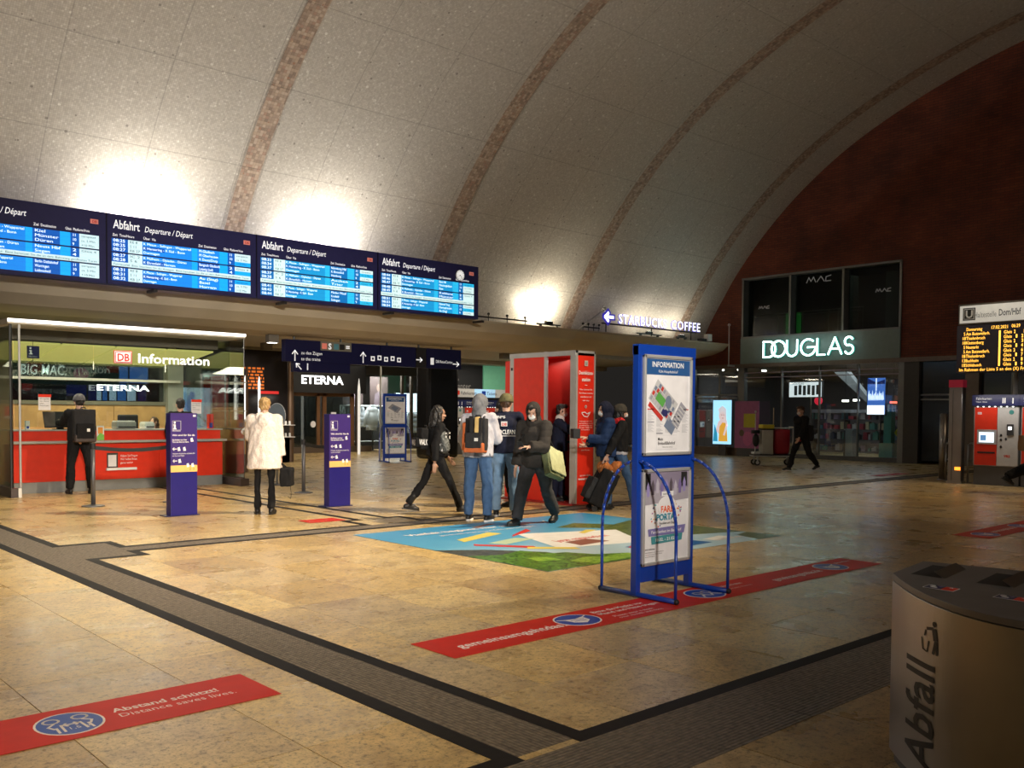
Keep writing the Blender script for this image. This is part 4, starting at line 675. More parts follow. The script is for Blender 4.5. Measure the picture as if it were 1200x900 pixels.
G.box('wood_panel', 0, .45, .55, .85, -.05, .05, WOOD); G.box('wood_panel', .58, .45, .5, .85, -.05, .05, WOOD); G.box('plinth', 0, 0, 1.1, .45, -.05, .05, M('plinth_wood', (.12, .08, .05), .5)); G.box('shelf', 0, 1.5, 1.1, .025, -.2, .25, WHITE); G.box('picture', .14, 1.56, .2, .34, -.02, .02, PAPER); G.ell('picture_print', .24, 1.73, .05, .11, LB, .001); G.box('top_shelf', -.1, 2.2, 1.2, .03, -.2, .25, WHITE)
for x in (.52, 1.08): G.box('post', x, 0, .05, 2.6, 0, .05, M('post_bronze', (.16, .10, .06), .4, .4))
for i, (x, y) in enumerate(((10.35, 21.6), (10.62, 21.6), (11.15, 21.9))):
    t = thing('light_tube', ['left', 'middle', 'right'][i]+' of the three upright white light tubes behind the woman in the white coat', 'lamp', (x, y, .9)); MB().cone((0, 0, 0), (0, 0, 1.3), .03, .03).build('tube', M('tube_glow', (1, .96, .88), .5, emit=1.6), t); MB().cone((0, 0, 1.3), (0, 0, 1.5), .035, .005).build('tip', M('tube_glow', (1, .96, .88)), t); MB().cone((0, 0, -.9), (0, 0, 0), .04, .04).build('pole', DKST, t)
os_ = thing('orange_wall', 'glowing orange pattern wall above the woman in the white coat', 'screen', (10.75, 22.1, 2.05)); G = Face((0, 0, 0), LR, parent=os_); G.box('frame', 0, 0, .65, .62, -.05, .05, BLACK)
for i in range(7):
    x = 0
    while x < .62: w_ = random.uniform(.05, .16); G.box('light_bar', x, .03+.085*i, min(w_, .64-x), .05, .001, .004, M('orange_glow', (.7, .16, .02), .5, emit=.5)); x += w_+.04
tag(MB().box((10.3, 25, 0), (13.65, 25.1, 3.3)).build('dark_shopfront', M('shopfront_black', (.012, .010, .010), .3)), 'dark closed shop front behind the woman in the white coat', 'shop front')
for i, (x, z, w_, lb) in enumerate(((12.9, 1.1, .7, 'lit glass shelf with small white goods right of the white coat'), (12.9, .75, .7, 'lower lit glass shelf right of the white coat'))):
    t = thing('goods_shelf', lb, 'shelf', (x, 24.6, z)); box('board', (0, -.15, 0), (w_, .15, .02), WHITE, t); box('back_support', (.02, .15, -z if i == 0 else -z), (w_-.02, .17, .05), DARK, t)
    for k in range(5): tag(MB().cone((x+.08+.13*k, 24.6, z+.02), (x+.08+.13*k, 24.6, z+.13), .035, .03, 10).build('jar', WHITE), ORD[k]+' pale jar from the left on the '+('upper' if i == 0 else 'lower')+' lit glass shelf', 'jar', 'jars on the '+('upper' if i == 0 else 'lower')+' lit shelf')
lamp('AREA', (13.2, 24.3, 1.9), (13.2, 24.6, .8), 4, (1, .9, .8), .6)
rs2 = thing('round_sign', 'round blue-grey disc sign on a pole behind the white coat', 'sign', (9.15, 17.2, 0)); G = Face((0, 0, 1.42), (.74, -.67, 0), parent=rs2); G.ell('disc', 0, 0, .17, .25, M('disc_grey', (.10, .13, .16), .4), 0, .02); G.ell('rim', 0, 0, .18, .26, ALU, -.01, .008); MB().cone((0, 0, 0), (0, 0, 1.2), .015, .015).cone((0, 0, 0), (0, 0, .02), .15, .15).build('pole', DKST, rs2)
rl_ = tag(box('red_lamp', (12.6, 24.7, 2.02), (13.2, 24.8, 2.1), M('print_red2', (.6, .03, .03))), 'small red light bar right of the orange pattern wall', 'lamp')
tag(MB().cone((13.78, 25.05, 0), (13.78, 25.05, 3.3), .09, .09, 10).build('bronze_post', M('post_bronze', (.16, .10, .06))), 'slim bronze post left of the ETERNA door', 'post')
tag(MB().cone((16.3, 24, 0), (16.3, 24, 3.46), .03, .03, 10).build('white_post', M('post_pale', (.35, .36, .33), .5)), 'slim grey post above the far poster stand', 'post')
tag(MB().cone((18.1, 28, 0), (18.1, 28, 2.3), .05, .05, 12).cone((18.1, 28, 2.3), (18.1, 28, 2.7), .05, .01, 12).build('light_post', M('tube_dim', (.8, .8, .76), .5, emit=.5)), 'white glowing post right of the ETERNA door', 'post')
# ---------------------------------------------------------------- two blue information pillars and the belt posts
VIO = M('pillar_violet', (.045, .022, .17), .4); PB = M('pillar_blue', (.018, .014, .16), .32)
def info_pillar(lb, loc, grp=None):
    t = thing('information_pillar', lb, 'information pillar', loc, 0); G = Face((0, 0, 0), LR, parent=t); W = .39
    G.box('body', 0, 0, W, 1.47, -.16, .16, PB, bev=.004); G.box('foot_plate', -.08, 0, W+.1, .012, -.2, .24, NAVY); ys_ = G.box('yellow_stripe', 0, .63, W, .095, .003, .003, M('stripe_yellow', (.85, .5, .16), .4)); G.p = G.box('violet_field', 0, .68, W, .79, 0, .003, VIO)
    G.box('logo_plate', .33, 1.42, .04, .028, .004, .002, PAPER); G.strokes('pictogram_frame', [[(.03, 1.23), (.15, 1.23), (.15, 1.36), (.03, 1.36), (.03, 1.23)]], .003, LW, .004)
    G.ell('letter_dot', .062, 1.335, .013, .016, LW, .005); G.poly('letter_stem', [(.038, 1.24), (.087, 1.24), (.087, 1.253), (.075, 1.253), (.075, 1.31), (.04, 1.31), (.04, 1.297), (.05, 1.297), (.05, 1.253), (.038, 1.253)], LW, .005); G.text('Information', .025, 1.21, .03, LW, .005, width=.12)
    G.text('Wir sind für Sie da', .025, 1.145, .035, LW, .005, width=.33, bold=.02); G.text('Sie finden uns hier\nYou can find us here', .025, 1.08, .03, LW, .005, width=.24, bold=.02)
    G.strokes('arrow', tr(ARROW_UP, .06, .96, .06, R(90))+tr(ARROW_UP, .06, .79, .06, R(90)), .01, LW, .005)
    for x, z in ((.12, .96), (.2, .96), (.13, .79), (.31, 1.09), (.25, .725), (.32, .725)): G.poly('pictogram', [(x-.015, z-.03), (x+.025, z-.025), (x+.01, z+.03), (x-.02, z+.02)], LW, .005)
    G.text('Weitere Auskünfte erhalten Sie\nam Service Point', .025, .885, .028, LW, .005, width=.33, line=1.1); G.text('2  3', .27, .655, .05, M('stripe_brown', (.45, .2, .04), .5), .007, bold=.02); return t
info_pillar('left blue information pillar with yellow stripe before the red counter', (5.22, 12.93, 0)); info_pillar('right blue information pillar with yellow stripe beside the belt post', (7.66, 12.7, 0))
def belt_post(lb, loc):
    t = thing('belt_post', lb, 'barrier post', loc); m_ = M('post_grey', (.13, .13, .14), .4, .5)
    MB().cone((0, 0, 0), (0, 0, .012), .17, .17, 28).cone((0, 0, .012), (0, 0, .03), .17, .04, 28).build('base', m_, t); MB().cone((0, 0, .02), (0, 0, .93), .034, .034, 16).build('tube', m_, t, True); MB().cone((0, 0, .90), (0, 0, .99), .042, .042, 16).build('head', BLACK, t); return t
p1, p2, p3 = (4.86, 15.08), (7.3, 14.9), (8.64, 15.23)
belt_post('grey belt post left of the left blue pillar', (*p1, 0)); belt_post('grey belt post left of the right blue pillar', (*p3, 0)); belt_post('grey belt post hidden behind the left blue pillar', (6.1, 15.0, 0))
belt_post('grey belt post hidden behind the right blue pillar', (8.75, 14.2, 0))
def belt(a, b, lb):
    t = MB(); A, B = V((*a, 0)), V((*b, 0)); N = 10
    for k in range(N):
        p, q = A.lerp(B, k/N), A.lerp(B, (k+1)/N); s1, s2 = -.05*sin(pi*k/N), -.05*sin(pi*(k+1)/N); d = (B-A).normalized().cross(V((0, 0, 1)))*.002
        t.add([(p-d+V((0, 0, .89+s1))), (q-d+V((0, 0, .89+s2))), (q-d+V((0, 0, .95+s2))), (p-d+V((0, 0, .95+s1))), (p+d+V((0, 0, .89+s1))), (q+d+V((0, 0, .89+s2))), (q+d+V((0, 0, .95+s2))), (p+d+V((0, 0, .95+s1)))], [(0, 1, 2, 3), (7, 6, 5, 4), (0, 4, 5, 1), (3, 2, 6, 7)])
    tag(t.build('barrier_belt', BLACK), lb, 'belt')
belt(p1, (6.1, 15.0), 'black belt stretched in front of the red counter'); belt(p3, (8.75, 14.2), 'black belt running from the post to the right blue pillar')
# ---------------------------------------------------------------- blue poster stands with hoop legs
def poster_stand(lb, loc, rz, detail):
    t = thing('poster_stand', lb, 'poster stand', loc, rz); W = .76; G = Face((0, -.02, 0), LR, parent=t)
    for x in (0, W-.055): MB().box((x, -.03, .03), (x+.055, .03, 2.06)).build('upright', BLUE, t, bev=.004)
    MB().box((.05, -.02, .2), (W-.05, .02, 2.06)).build('back_panel', BLUE, t); MB().box((.0, -.035, 1.98), (W, .035, 2.07)).build('top_rail', BLUE, t, bev=.004)
    MB().box((.05, -.03, 1.07), (W-.05, .03, 1.14)).build('middle_rail', BLUE, t); MB().box((.05, -.025, .12), (W-.05, .025, .26)).build('bottom_board', BLUE, t)
    for x in (.0275, W-.0275):
        MB().tube([(x, -.42, .025), (x, .38, .025)], .022, 10).build('foot_bar', BLUE, t, True)
        for s in (-1, 1):
            pts = [(x, s*.41 if s < 0 else .37, .03), (x, s*.41 if s < 0 else .37, .55)]; e = .41 if s < 0 else .37
            pts += [(x, s*(e*cos(a*pi/2/9)), .55+.57*sin(a*pi/2/9)) for a in range(1, 9)]+[(x, s*.02, 1.12)]
            MB().tube(pts, .013, 8).build('hoop', BLUE, t, True)
        MB().ball((x, -.42, .025), .024).ball((x, .38, .025), .024).build('foot_cap', BLACK, t)
    for z0, z1, nm in ((1.16, 1.99, 'up'), (.25, 1.05, 'low')):
        x0, x1 = .06, W-.06; f = MB()
        f.box((x0, -.05, z0), (x1, -.02, z0+.028)).box((x0, -.05, z1-.028), (x1, -.02, z1)).box((x0, -.05, z0), (x0+.026, -.02, z1)).box((x1-.026, -.05, z0), (x1, -.02, z1)).build('poster_frame', ALU, t, bev=.006)
        P = Face((x0+.026, -.03, z0+.028), LR, parent=t); w_, h = x1-x0-.052, z1-z0-.056; P.p = P.box('poster', 0, 0, w_, h, 0, .003, PAPER)
        if nm == 'up':
            hb = M('header_steelblue', (.02, .09, .26), .5); P.box('header', .0, h-.135, w_, .13, .003, .001, hb); P.text('INFORMATION', w_/2, h-.07, .062, LW, .0045, align='CENTER', bold=.02, width=None); P.text('Köln Hauptbahnhof', w_/2, h-.115, .032, LW, .0045, align='CENTER')
            cs = [(.42, .40, .42), (.1, .35, .07), (.5, .04, .03), (.16, .2, .28), (.5, .5, .5), (.03, .03, .12), (.3, .3, .34)]
            ax, ay = V((.80, -.60)), V((.60, .80)); o0 = V((.04, h-.33))
            if detail:
                def q(a, b, w2, h2, c, d=.0032): pts = [o0+ax*a+ay*b, o0+ax*(a+w2)+ay*b, o0+ax*(a+w2)+ay*(b+h2), o0+ax*a+ay*(b+h2)]; P.poly('map_block', [(p.x, p.y) for p in pts], M('map_%d' % c, cs[c], .5), d, .001)
                q(0, 0, .34, .2, 4)
                for i in range(9):
                    for j in range(4): q(.01+.036*i, .01+.048*j, .028, .036, [6, 0, 3, 0, 6, 2, 0, 4][(i*3+j*5) % 8], .0043)
                q(.07, .05, .12, .075, 1, .0055); q(.03, -.05, .22, .04, 2, .0045); q(.2, .0, .05, .05, 5, .0056); q(.3, -.06, .13, .1, 3, .004); q(.36, .02, .1, .22, 6, .0045)
                for i in range(6): q(.37, .03+.033*i, .085, .012, 4, .0056)
                P.ell('map_block', .3, h-.36, .04, .055, M('map_3', cs[3], .5), .006); P.ell('map_block', .26, h-.45, .03, .03, M('map_5', cs[5], .5), .006)
            else: P.poly('map_block', [(.06, h-.32), (.2, h-.2), (.5, h-.33), (.36, h-.48)], M('map_6', cs[6], .5), .004); P.poly('map_block', [(.16, h-.32), (.25, h-.25), (.4, h-.33), (.3, h-.42)], M('map_3', cs[3], .5), .006)
            gr = M('fine_print', (.45, .45, .47), .6); b = MB()
            for c in range(5):
                for r in range(22 if detail else 6):
                    if (c*7+r*3) % 11: P.box('', .03+.115*c, .16+.0085*r if detail else .16+.03*r, .085*(.6+.4*((r*5+c) % 3)/2), .003 if detail else .012, .0035, .0008, None, mb=b)
            b.build('list_print', gr, P.p)['kind'] = 'stuff'
            for c, z, cc in ((0, .35, 2), (0, .245, 6), (1, .15, 6), (2, .33, 5), (3, .29, 6), (3, .25, 5), (4, .35, 2)): P.box('list_heading', .03+.115*c, z, .085, .009, .0045, .001, M('map_%d' % cc, cs[cc], .5))
            P.box('logo_frame', w_*.25, .02, w_*.46, .12, .0035, .001, M('frame_pale', (.62, .62, .64), .5)); P.box('logo_field', w_*.255, .023, w_*.45, .114, .0047, .001, PAPER); P.text('Mein\nEinkaufsBahnhof', w_*.28, .095, .036, LB, .006, bold=.025, line=.95, width=.23); P.text('Willkommen zuhause', w_*.38, .035, .016, LB, .006)
        else:
            P.box('photo', 0, h-.24, w_, .24, .003, .001, M('photo_mauve', (.26, .22, .30), .5)); P.poly('photo_ground', [(0, h-.27), (w_, h-.24), (w_, h-.14), (0, h-.16)], M('photo_ground', (.36, .33, .38), .5), .0045, .001)
            for i in range(9): x = .05+.06*i; zz = h-.15+.012*(i % 3); P.poly('photo_figure', [(x-.018, zz-.05), (x+.015, zz-.05), (x+.02, zz+.03), (x, zz+.075), (x-.02, zz+.03)], M('figure_%d' % (i % 4), [(.3, .25, .5), (.1, .08, .1), (.45, .42, .5), (.2, .15, .35)][i % 4], .5), .0058, .001)
            P.box('photo_dark', 0, h-.14, .08, .13, .005, .001, LB); P.box('photo_dark', w_-.1, h-.13, .08, .12, .005, .001, LB); P.box('caption_plate', w_*.38, h-.205, .16, .04, .007, .001, PAPER); P.text('BAHNHOF', w_*.41, h-.195, .022, LB, .0085)
            P.ell('white_disc', w_*.5, h-.29, .12, .085, PAPER, .007)
            for (t_, z, cc) in (('FARE', h-.34, (.75, .12, .03)), ('PORTAL', h-.405, (.03, .25, .35))):
                P.text(t_, w_*.5, z, .075, M('print_'+t_, cc, .5), .0098, align='CENTER', bold=.03, width=None)
            P.text('Familien am Zug', w_*.5, h-.44, .03, LB, .0098, align='CENTER')
            random.seed(7); cf = [(.75, .1, .05), (.05, .05, .2), (.8, .4, .05), (.1, .4, .45), (.3, .08, .3)]
            for i in range(46):
                a = random.uniform(0, 2*pi); r_ = random.uniform(.8, 1.15); x, z = w_*.5+.19*r_*cos(a), h-.37+.13*r_*sin(a); P.poly('confetti', [(x, z), (x+.012, z+.004), (x+.009, z+.014), (x-.004, z+.01)], M('confetti_%d' % (i % 5), cf[i % 5], .5), .007, .001)
            P.poly('banner', [(.06, h-.53), (.53, h-.53), (.55, h-.46), (.05, h-.47)], M('banner_violet', (.20, .18, .40), .5), .0075, .001); P.text('Familienfest im Bahnhof', .09, h-.51, .034, LW, .009, width=.4, bold=.01)
            P.poly('banner', [(.1, h-.6), (.5, h-.59), (.51, h-.53), (.09, h-.535)], M('banner_teal', (.06, .27, .30), .5), .0075, .001); P.text('18.02. - 21.02.21', .14, h-.578, .036, LW, .009, width=.3, bold=.02)
            P.text('Jetzt entdecken', .02, .1, .02, LB, .004, bold=.02); P.text('Alle Informationen und Termine finden Sie\nonline und am Service Point im Bahnhof\nsowie auf den Plakaten', .02, .075, .014, LB, .004, line=1.2)
    return t
poster_stand('large blue hoop-legged poster stand in the foreground with station map poster', (5.79, 4.88, 0), 0, True)
poster_stand('small distant blue hoop-legged poster stand in front of the far shop', (15.85, 23.2, 0), R(-12), False)
# ---------------------------------------------------------------- floor stickers
FR = M('sticker_red', (.60, .020, .006), .5, spec=.25); FB = M('sticker_blue', (.01, .07, .42), .4); FW = M('sticker_white', (.85, .78, .76), .5)
def sticker(lb, x0, y0, x1, y1):
    t = thing('floor_sticker', lb, 'floor sticker', (x0, y0, .003)); G = Face((0, 0, 0), LR, (0, 1, 0), parent=t); G.p = G.box('film', 0, 0, x1-x0, y1-y0, 0, .0012, FR); return t, G
def badge(G, x, y, rx, ry, kind):
    G.ell('badge_rim', x, y, rx, ry, FW, .0013, .0006); G.ell('badge_disc', x, y, rx*.93, ry*.93, FB, .002, .0006)
    if kind == 'distance':
        for s in (-1, 1):
            cx = x+s*rx*.42; G.strokes('pictogram', [arc(cx, y+ry*.4, ry*.2, 0, 360, 12), [(cx-s*.0, y+ry*.15), (cx+s*rx*.22, y-ry*.05), (cx+s*rx*.1, y-ry*.3)], [(cx-s*rx*.14, y-ry*.05), (cx-s*rx*.1, y-ry*.65)], [(cx+s*rx*.04, y-ry*.25), (cx+s*rx*.07, y-ry*.68)]], .012, FW, .0027, .0005)
        G.strokes('pictogram', [[(x-rx*.22, y-ry*.1), (x+rx*.22, y-ry*.1)], [(x-rx*.12, y+ry*.02), (x-rx*.22, y-ry*.1), (x-rx*.12, y-ry*.22)], [(x+rx*.12, y+ry*.02), (x+rx*.22, y-ry*.1), (x+rx*.12, y-ry*.22)]], .012, FW, .0027, .0005); G.text('1,5 m', x-rx*.2, y-ry*.55, .05, FW, .0027, .0004)
    elif kind == 'mask':
        G.poly('mask_shape', [(x-rx*.5, y+ry*.3), (x, y+ry*.15), (x+rx*.5, y+ry*.3), (x+rx*.42, y-ry*.3), (x, y-ry*.6), (x-rx*.42, y-ry*.3)], FW, .0027, .0005); G.strokes('pictogram', [[(x-rx*.75, y+ry*.4), (x-rx*.5, y+ry*.25)], [(x+rx*.75, y+ry*.4), (x+rx*.5, y+ry*.25)]], .012, FW, .0027, .0005); G.strokes('fold', [[(x-rx*.35, y), (x+rx*.35, y)], [(x-rx*.3, y-ry*.2), (x+rx*.3, y-ry*.2)]], .008, FB, .0033, .0004)
    else:
        G.strokes('pictogram', [arc(x-rx*.3, y+ry*.2, ry*.22, 0, 360, 12), arc(x+rx*.3, y+ry*.2, ry*.22, 0, 360, 12), [(x-rx*.6, y-ry*.5), (x-rx*.3, y-ry*.1), (x, y-ry*.5), (x+rx*.3, y-ry*.1), (x+rx*.6, y-ry*.5)]], .02, FW, .0027, .0005)
t, G = sticker('red floor sticker at the lower left reading Abstand schützt', .55, 4.41, 2.37, 4.90)
badge(G, .83, .235, .155, .175, 'distance'); G.text('Abstand schützt!', 1.045, .26, .09, FW, .0014, .0005, bold=.02, width=.55); G.text('Distance saves lives.', 1.045, .17, .08, FW, .0014, .0005, width=.60)
t, G = sticker('long red floor sticker running under the blue poster stand', 3.51, 4.36, 9.05, 4.82)
G.text('gemeinsamgehtdas.de', .18, .16, .13, FW, .0014, .0005, bold=.02, width=1.1); badge(G, 1.33, .24, .19, .17, 'mask')
G.text('Bitte die Maske vor\nMund und Nase tragen', 1.58, .31, .075, FW, .0014, .0005, bold=.02, width=.68); G.text('Please wear a mask\nover mouth and nose', 1.62, .13, .055, FW, .0014, .0005, width=.5)
badge(G, 2.86, .23, .19, .17, 'people'); G.text('Bitte Abstand halten', 3.12, .3, .07, FW, .0014, .0005, bold=.02, width=.4); G.text('Please keep distance', 3.12, .2, .05, FW, .0014, .0005, width=.4)
G.text('gemeinsamgehtdas.de', 3.85, .16, .13, FW, .0014, .0005, bold=.02, width=.82); badge(G, 4.95, .24, .19, .17, 'mask'); G.text('Bitte Maske', 5.18, .3, .06, FW, .0014, .0005, bold=.02)
t, G = sticker('red floor sticker at the right edge beyond the waste bin', 11.95, 4.40, 16.0, 4.86); badge(G, .4, .2, .2, .17, 'mask'); G.text('gemeinsamgehtdas.de', .7, .2, .13, FW, .0014, .0005, bold=.02, width=.8); badge(G, 1.75, .24, .2, .17, 'mask')
t, G = sticker('worn red floor sticker between the two blue pillars and the striding woman', 6.35, 11.0, 6.9, 11.35); G.text('Abstand', .05, .12, .09, M('sticker_worn', (.62, .30, .18), .5), .0014, .0005)
t, G = sticker('faint red floor sticker far away before the dark entrance', 22.2, 10.75, 23.8, 11.1); G.text('Abstand', .3, .1, .15, FW, .0014, .0005)
ad = thing('floor_advert', 'large blue sky and green leaves floor advert under the walking people', 'floor advert', (6.12, 6.2, .003)); G = Face((0, 0, 0), LR, (0, 1, 0), parent=ad)
m, n, L, b = shader('advert_sky'); tc = n.new('ShaderNodeTexCoord'); sx = n.new('ShaderNodeSeparateXYZ'); L(tc.outputs['Object'], sx.inputs[0]); mr = n.new('ShaderNodeMapRange'); L(sx.outputs[1], mr.inputs[0]); mr.inputs[1].default_value = .8; mr.inputs[2].default_value = 3.5
nz = n.new('ShaderNodeTexNoise'); nz.inputs['Scale'].default_value = 1.4; L(tc.outputs['Object'], nz.inputs['Vector']); am = n.new('ShaderNodeMath'); am.operation = 'MULTIPLY_ADD'; L(nz.outputs[0], am.inputs[0]); am.inputs[1].default_value = .5; L(mr.outputs[0], am.inputs[2])
rp_ = ramp(n, [(.2, (.45, .62, .72)), (.6, (.12, .42, .66)), (1, (.05, .30, .58))]); L(am.outputs[0], rp_.inputs[0]); L(rp_.outputs[0], b.inputs['Base Color']); b.inputs['Roughness'].default_value = .35
AW, AH = 4.06, 3.4; G.p = G.box('film', 0, 0, AW, AH, 0, .0012, m)
def leafmat(nm, a, c):
    m, n, L, b = shader(nm); tc = n.new('ShaderNodeTexCoord'); vo = n.new('ShaderNodeTexNoise'); vo.inputs['Scale'].default_value = 9; vo.inputs['Distortion'].default_value = 2.5; L(tc.outputs['Object'], vo.inputs['Vector']); r = ramp(n, [(.35, a), (.6, c)]); L(vo.outputs[0], r.inputs[0]); L(r.outputs[0], b.inputs['Base Color']); b.inputs['Roughness'].default_value = .35; return m
LF = leafmat('leaf_print', (.015, .06, .008), (.13, .30, .03)); LF2 = leafmat('leaf_print_light', (.10, .28, .02), (.32, .55, .06)); ROCK = leafmat('rock_print', (.03, .035, .03), (.10, .11, .09))
G.poly('rock_print', [(0, 1.75), (.45, 1.45), (.85, .9), (.9, .25), (0, .3)], ROCK, .0013, .0004)
G.poly('leaf_print', [(0, 0), (1.55, 0), (1.5, .3), (1.15, .45), (1.0, .75), (.85, .8), (.7, 1.15), (.35, 1.05), (0, 1.2)], LF, .0018, .0004)
G.poly('leaf_print_light', [(.7, .05), (1.5, .05), (1.62, .2), (1.45, .32), (1.1, .28), (.9, .4), (.6, .3)], LF2, .0023, .0003); G.poly('leaf_print_light', [(.35, .5), (.62, .42), (.6, .7), (.4, .72)], LF2, .0024, .0003)
G.poly('tree_print', [(2.35, 1.05), (AW, .55), (AW, 1.6), (3.9, 2.3), (3.3, 2.1), (3.0, 2.55), (2.45, 2.35), (2.9, 1.9), (2.4, 1.5)], leafmat('tree_print', (.03, .07, .015), (.16, .20, .05)), .0018, .0004)
G.poly('cliff_print', [(3.2, 1.3), (3.9, 1.2), (3.85, 1.45), (3.4, 1.5)], M('cliff', (.45, .33, .18), .5), .0024, .0003); G.poly('tree_print', [(3.55, 0), (AW, 0), (AW, .5), (3.7, .4)], MC['tree_print'], .0019, .0004)
pr_ = {'y': (.72, .60, .12), 'r': (.62, .04, .03), 'w': (.80, .82, .82), 'b': (.01, .12, .38), 'n': (.25, .10, .07), 'g': (.48, .62, .42)}
for i, (c, pts) in enumerate((('w', [(1.15, 1.0), (2.3, .75), (2.9, 1.7), (1.6, 2.2)]), ('b', [(1.75, .15), (2.9, .2), (2.8, .7), (1.8, .6)]), ('r', [(1.4, 2.05), (1.95, 2.3), (2.05, 2.5), (1.5, 2.15)]), ('r', [(.55, 1.75), (.98, 1.15), (1.05, 1.3), (.62, 1.85)]), ('y', [(.85, 1.2), (1.3, .8), (1.35, .95), (.95, 1.3)]), ('y', [(.65, 2.05), (1.5, 2.35), (1.45, 2.55), (.7, 2.25)]), ('g', [(.9, 1.6), (1.5, 1.75), (1.35, 1.95), (.8, 1.8)]), ('n', [(1.5, 1.0), (2.05, 1.05), (1.95, 1.35), (1.55, 1.3)]), ('r', [(1.75, .35), (2.3, .62), (2.25, .8), (1.8, .55)]), ('w', [(3.05, .3), (3.5, .35), (3.45, .5), (3.0, .42)]), ('n', [(1.6, 2.95), (2.1, 3.15), (2.0, 3.22), (1.6, 3.05)]), ('y', [(2.3, 1.7), (2.7, 1.85), (2.6, 1.95), (2.3, 1.8)]))):
    G.poly('print_shape', pts, M('advert_'+c, pr_[c], .4), .0026+.00005*i, .0003)
G.text('Vielfalt beginnt hier am Bahnhof', .45, 2.85, .2, FW, .0028, .0003, bold=.02, width=2.4); G.text('gemeinsam unterwegs in Köln und der Region', .75, 2.62, .13, FW, .0028, .0003, width=1.6)
G.text('Jetzt mitmachen', 1.5, 1.35, .2, M('advert_r', pr_['r']), .0034, .0003, bold=.02, width=.9); G.text('bahnhof.de', 3.05, .25, .13, FW, .0034, .0003, bold=.02)
# ---------------------------------------------------------------- red disinfection booth
lamp('AREA', (11.15, 11.3, 2.4), (11.2, 11.1, 0), 2.2, (1, .9, .8), .3, .6)  # added lamp without a fixture, brightens the booth interior
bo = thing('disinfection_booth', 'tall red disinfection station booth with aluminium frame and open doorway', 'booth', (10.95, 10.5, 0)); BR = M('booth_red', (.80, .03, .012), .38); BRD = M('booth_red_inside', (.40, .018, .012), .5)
G = Face((0, -.0, 0), LR, parent=bo)
MB().box((.04, .0, .02), (.44, .04, 2.5)).build('front_panel', BR, bo)
for a, b_ in (((0, -.01, 0), (.045, .05, 2.54)), ((.44, -.01, 0), (.47, .05, 2.54)), ((0, -.01, 2.5), (.47, .05, 2.54)), ((0, .68, 0), (.04, .74, 2.55)), ((0, 1.5, 0), (.05, 1.6, 2.52)), ((-.01, 0, 2.46), (.04, 1.6, 2.54)), ((0, .05, 0), (.03, .12, 2.5))): box('frame_bar', a, b_, ALU, bo)
MB().box((0, .74, .02), (.04, 1.5, 2.46)).build('side_panel', BR, bo); MB().box((0, 1.6, .02), (.04, 1.72, 2.42)).build('side_panel', BR, bo)
MB().box((.42, .05, .02), (.46, 1.6, 2.46)).build('rear_panel', BRD, bo); MB().box((.04, 1.56, .02), (.42, 1.6, 2.46)).build('end_panel', BRD, bo); MB().box((.0, .0, 2.46), (.46, 1.6, 2.5)).build('roof', BR, bo); MB().box((-.15, -.05, 0), (.5, 1.65, .018)).build('base_mat', BRD, bo)
box('shelf', (.3, .15, 1.0), (.42, .6, 1.04), BLACK, bo)
for z in (2.25, 1.75, 1.25, .8): box('hinge', (-.012, 1.53, z), (.0, 1.56, z+.05), BLACK, bo)
tc_ = lambda s, z, sz, w_, bold=.0: G.text(s, .24, z, sz, LW, .012, .002, align='CENTER', bold=bold, width=w_)
G.box('logo_plate', .2, 2.29, .08, .09, .01, .003, M('logo_beige', (.55, .5, .42), .5)); G.box('logo_mark', .215, 2.305, .05, .05, .014, .002, GREY)
tc_('Desinfektions-', 2.15, .085, .34, .02); tc_('station', 2.04, .085, .2, .02); G.box('divider', .21, 1.97, .06, .008, .01, .002, LW)
for i, (s, w_) in enumerate((('Hier können Sie', .3), ('Ihre Hände kostenlos', .32), ('desinfizieren und', .26), ('sicher reisen', .16))): tc_(s, 1.89-.06*i, .04, w_)
G.strokes('hand_pictogram', [[(.14, 1.52), (.2, 1.46), (.28, 1.45), (.35, 1.53), (.27, 1.5), (.22, 1.53), (.14, 1.52)], arc(.24, 1.62, .02, 0, 360, 8)], .014, LW, .01)
for i, w_ in enumerate((.3, .34, .3, .32, .2)): tc_(['Schützen Sie sich', 'und andere durch', 'gründliches Reinigen', 'Ihrer Hände', 'Danke'][i], 1.37-.035*i, .028, w_)
tc_('Bitte Abstand halten', .95, .045, .3, .03); tc_('beim Warten', .89, .035, .2); tc_('Jetzt mehr erfahren', .47, .04, .25); tc_('gemeinsamgehtdas.de', .41, .05, .34, .03)
# ---------------------------------------------------------------- right side: line board, ticket machines, rail, column
ub = thing('platform_board', 'underground departure board with white header and amber text lines', 'departure board', (21.2, 8.58, 0)); G = Face((0, 0, 0), (0, -1, 0), parent=ub)
G.box('header_case', 0, 3.53, 2.7, .45, -.2, .2, M('header_case', (.12, .10, .08), .4)); G.box('header_panel', .03, 3.56, 2.64, .38, 0, .008, M('header_light', (.7, .68, .62), .5, emit=.35))
G.box('emblem_frame', .1, 3.62, .26, .27, .008, .006, LB); G.box('emblem_rim', .12, 3.64, .22, .23, .015, .002, PAPER); G.box('emblem_field', .135, 3.655, .19, .2, .018, .002, LB); G.text('U', .155, 3.675, .23, LW, .021, bold=.03)
G.text('Haltestelle', .33, 3.67, .17, M('header_grey_text', (.30, .29, .27), .5), .01, width=.46); G.text('Dom/Hbf', .84, 3.68, .2, LB, .01, bold=.01, width=.44)
G.box('display_case', -.02, 2.47, 2.74, 1.04, -.25, .26, M('display_case', (.05, .045, .07), .4)); G.p = list(ub.children)[-1]; AMB = M('amber_led', (1, .42, .04), .5, emit=2.2, ec=(1, .5, .06))
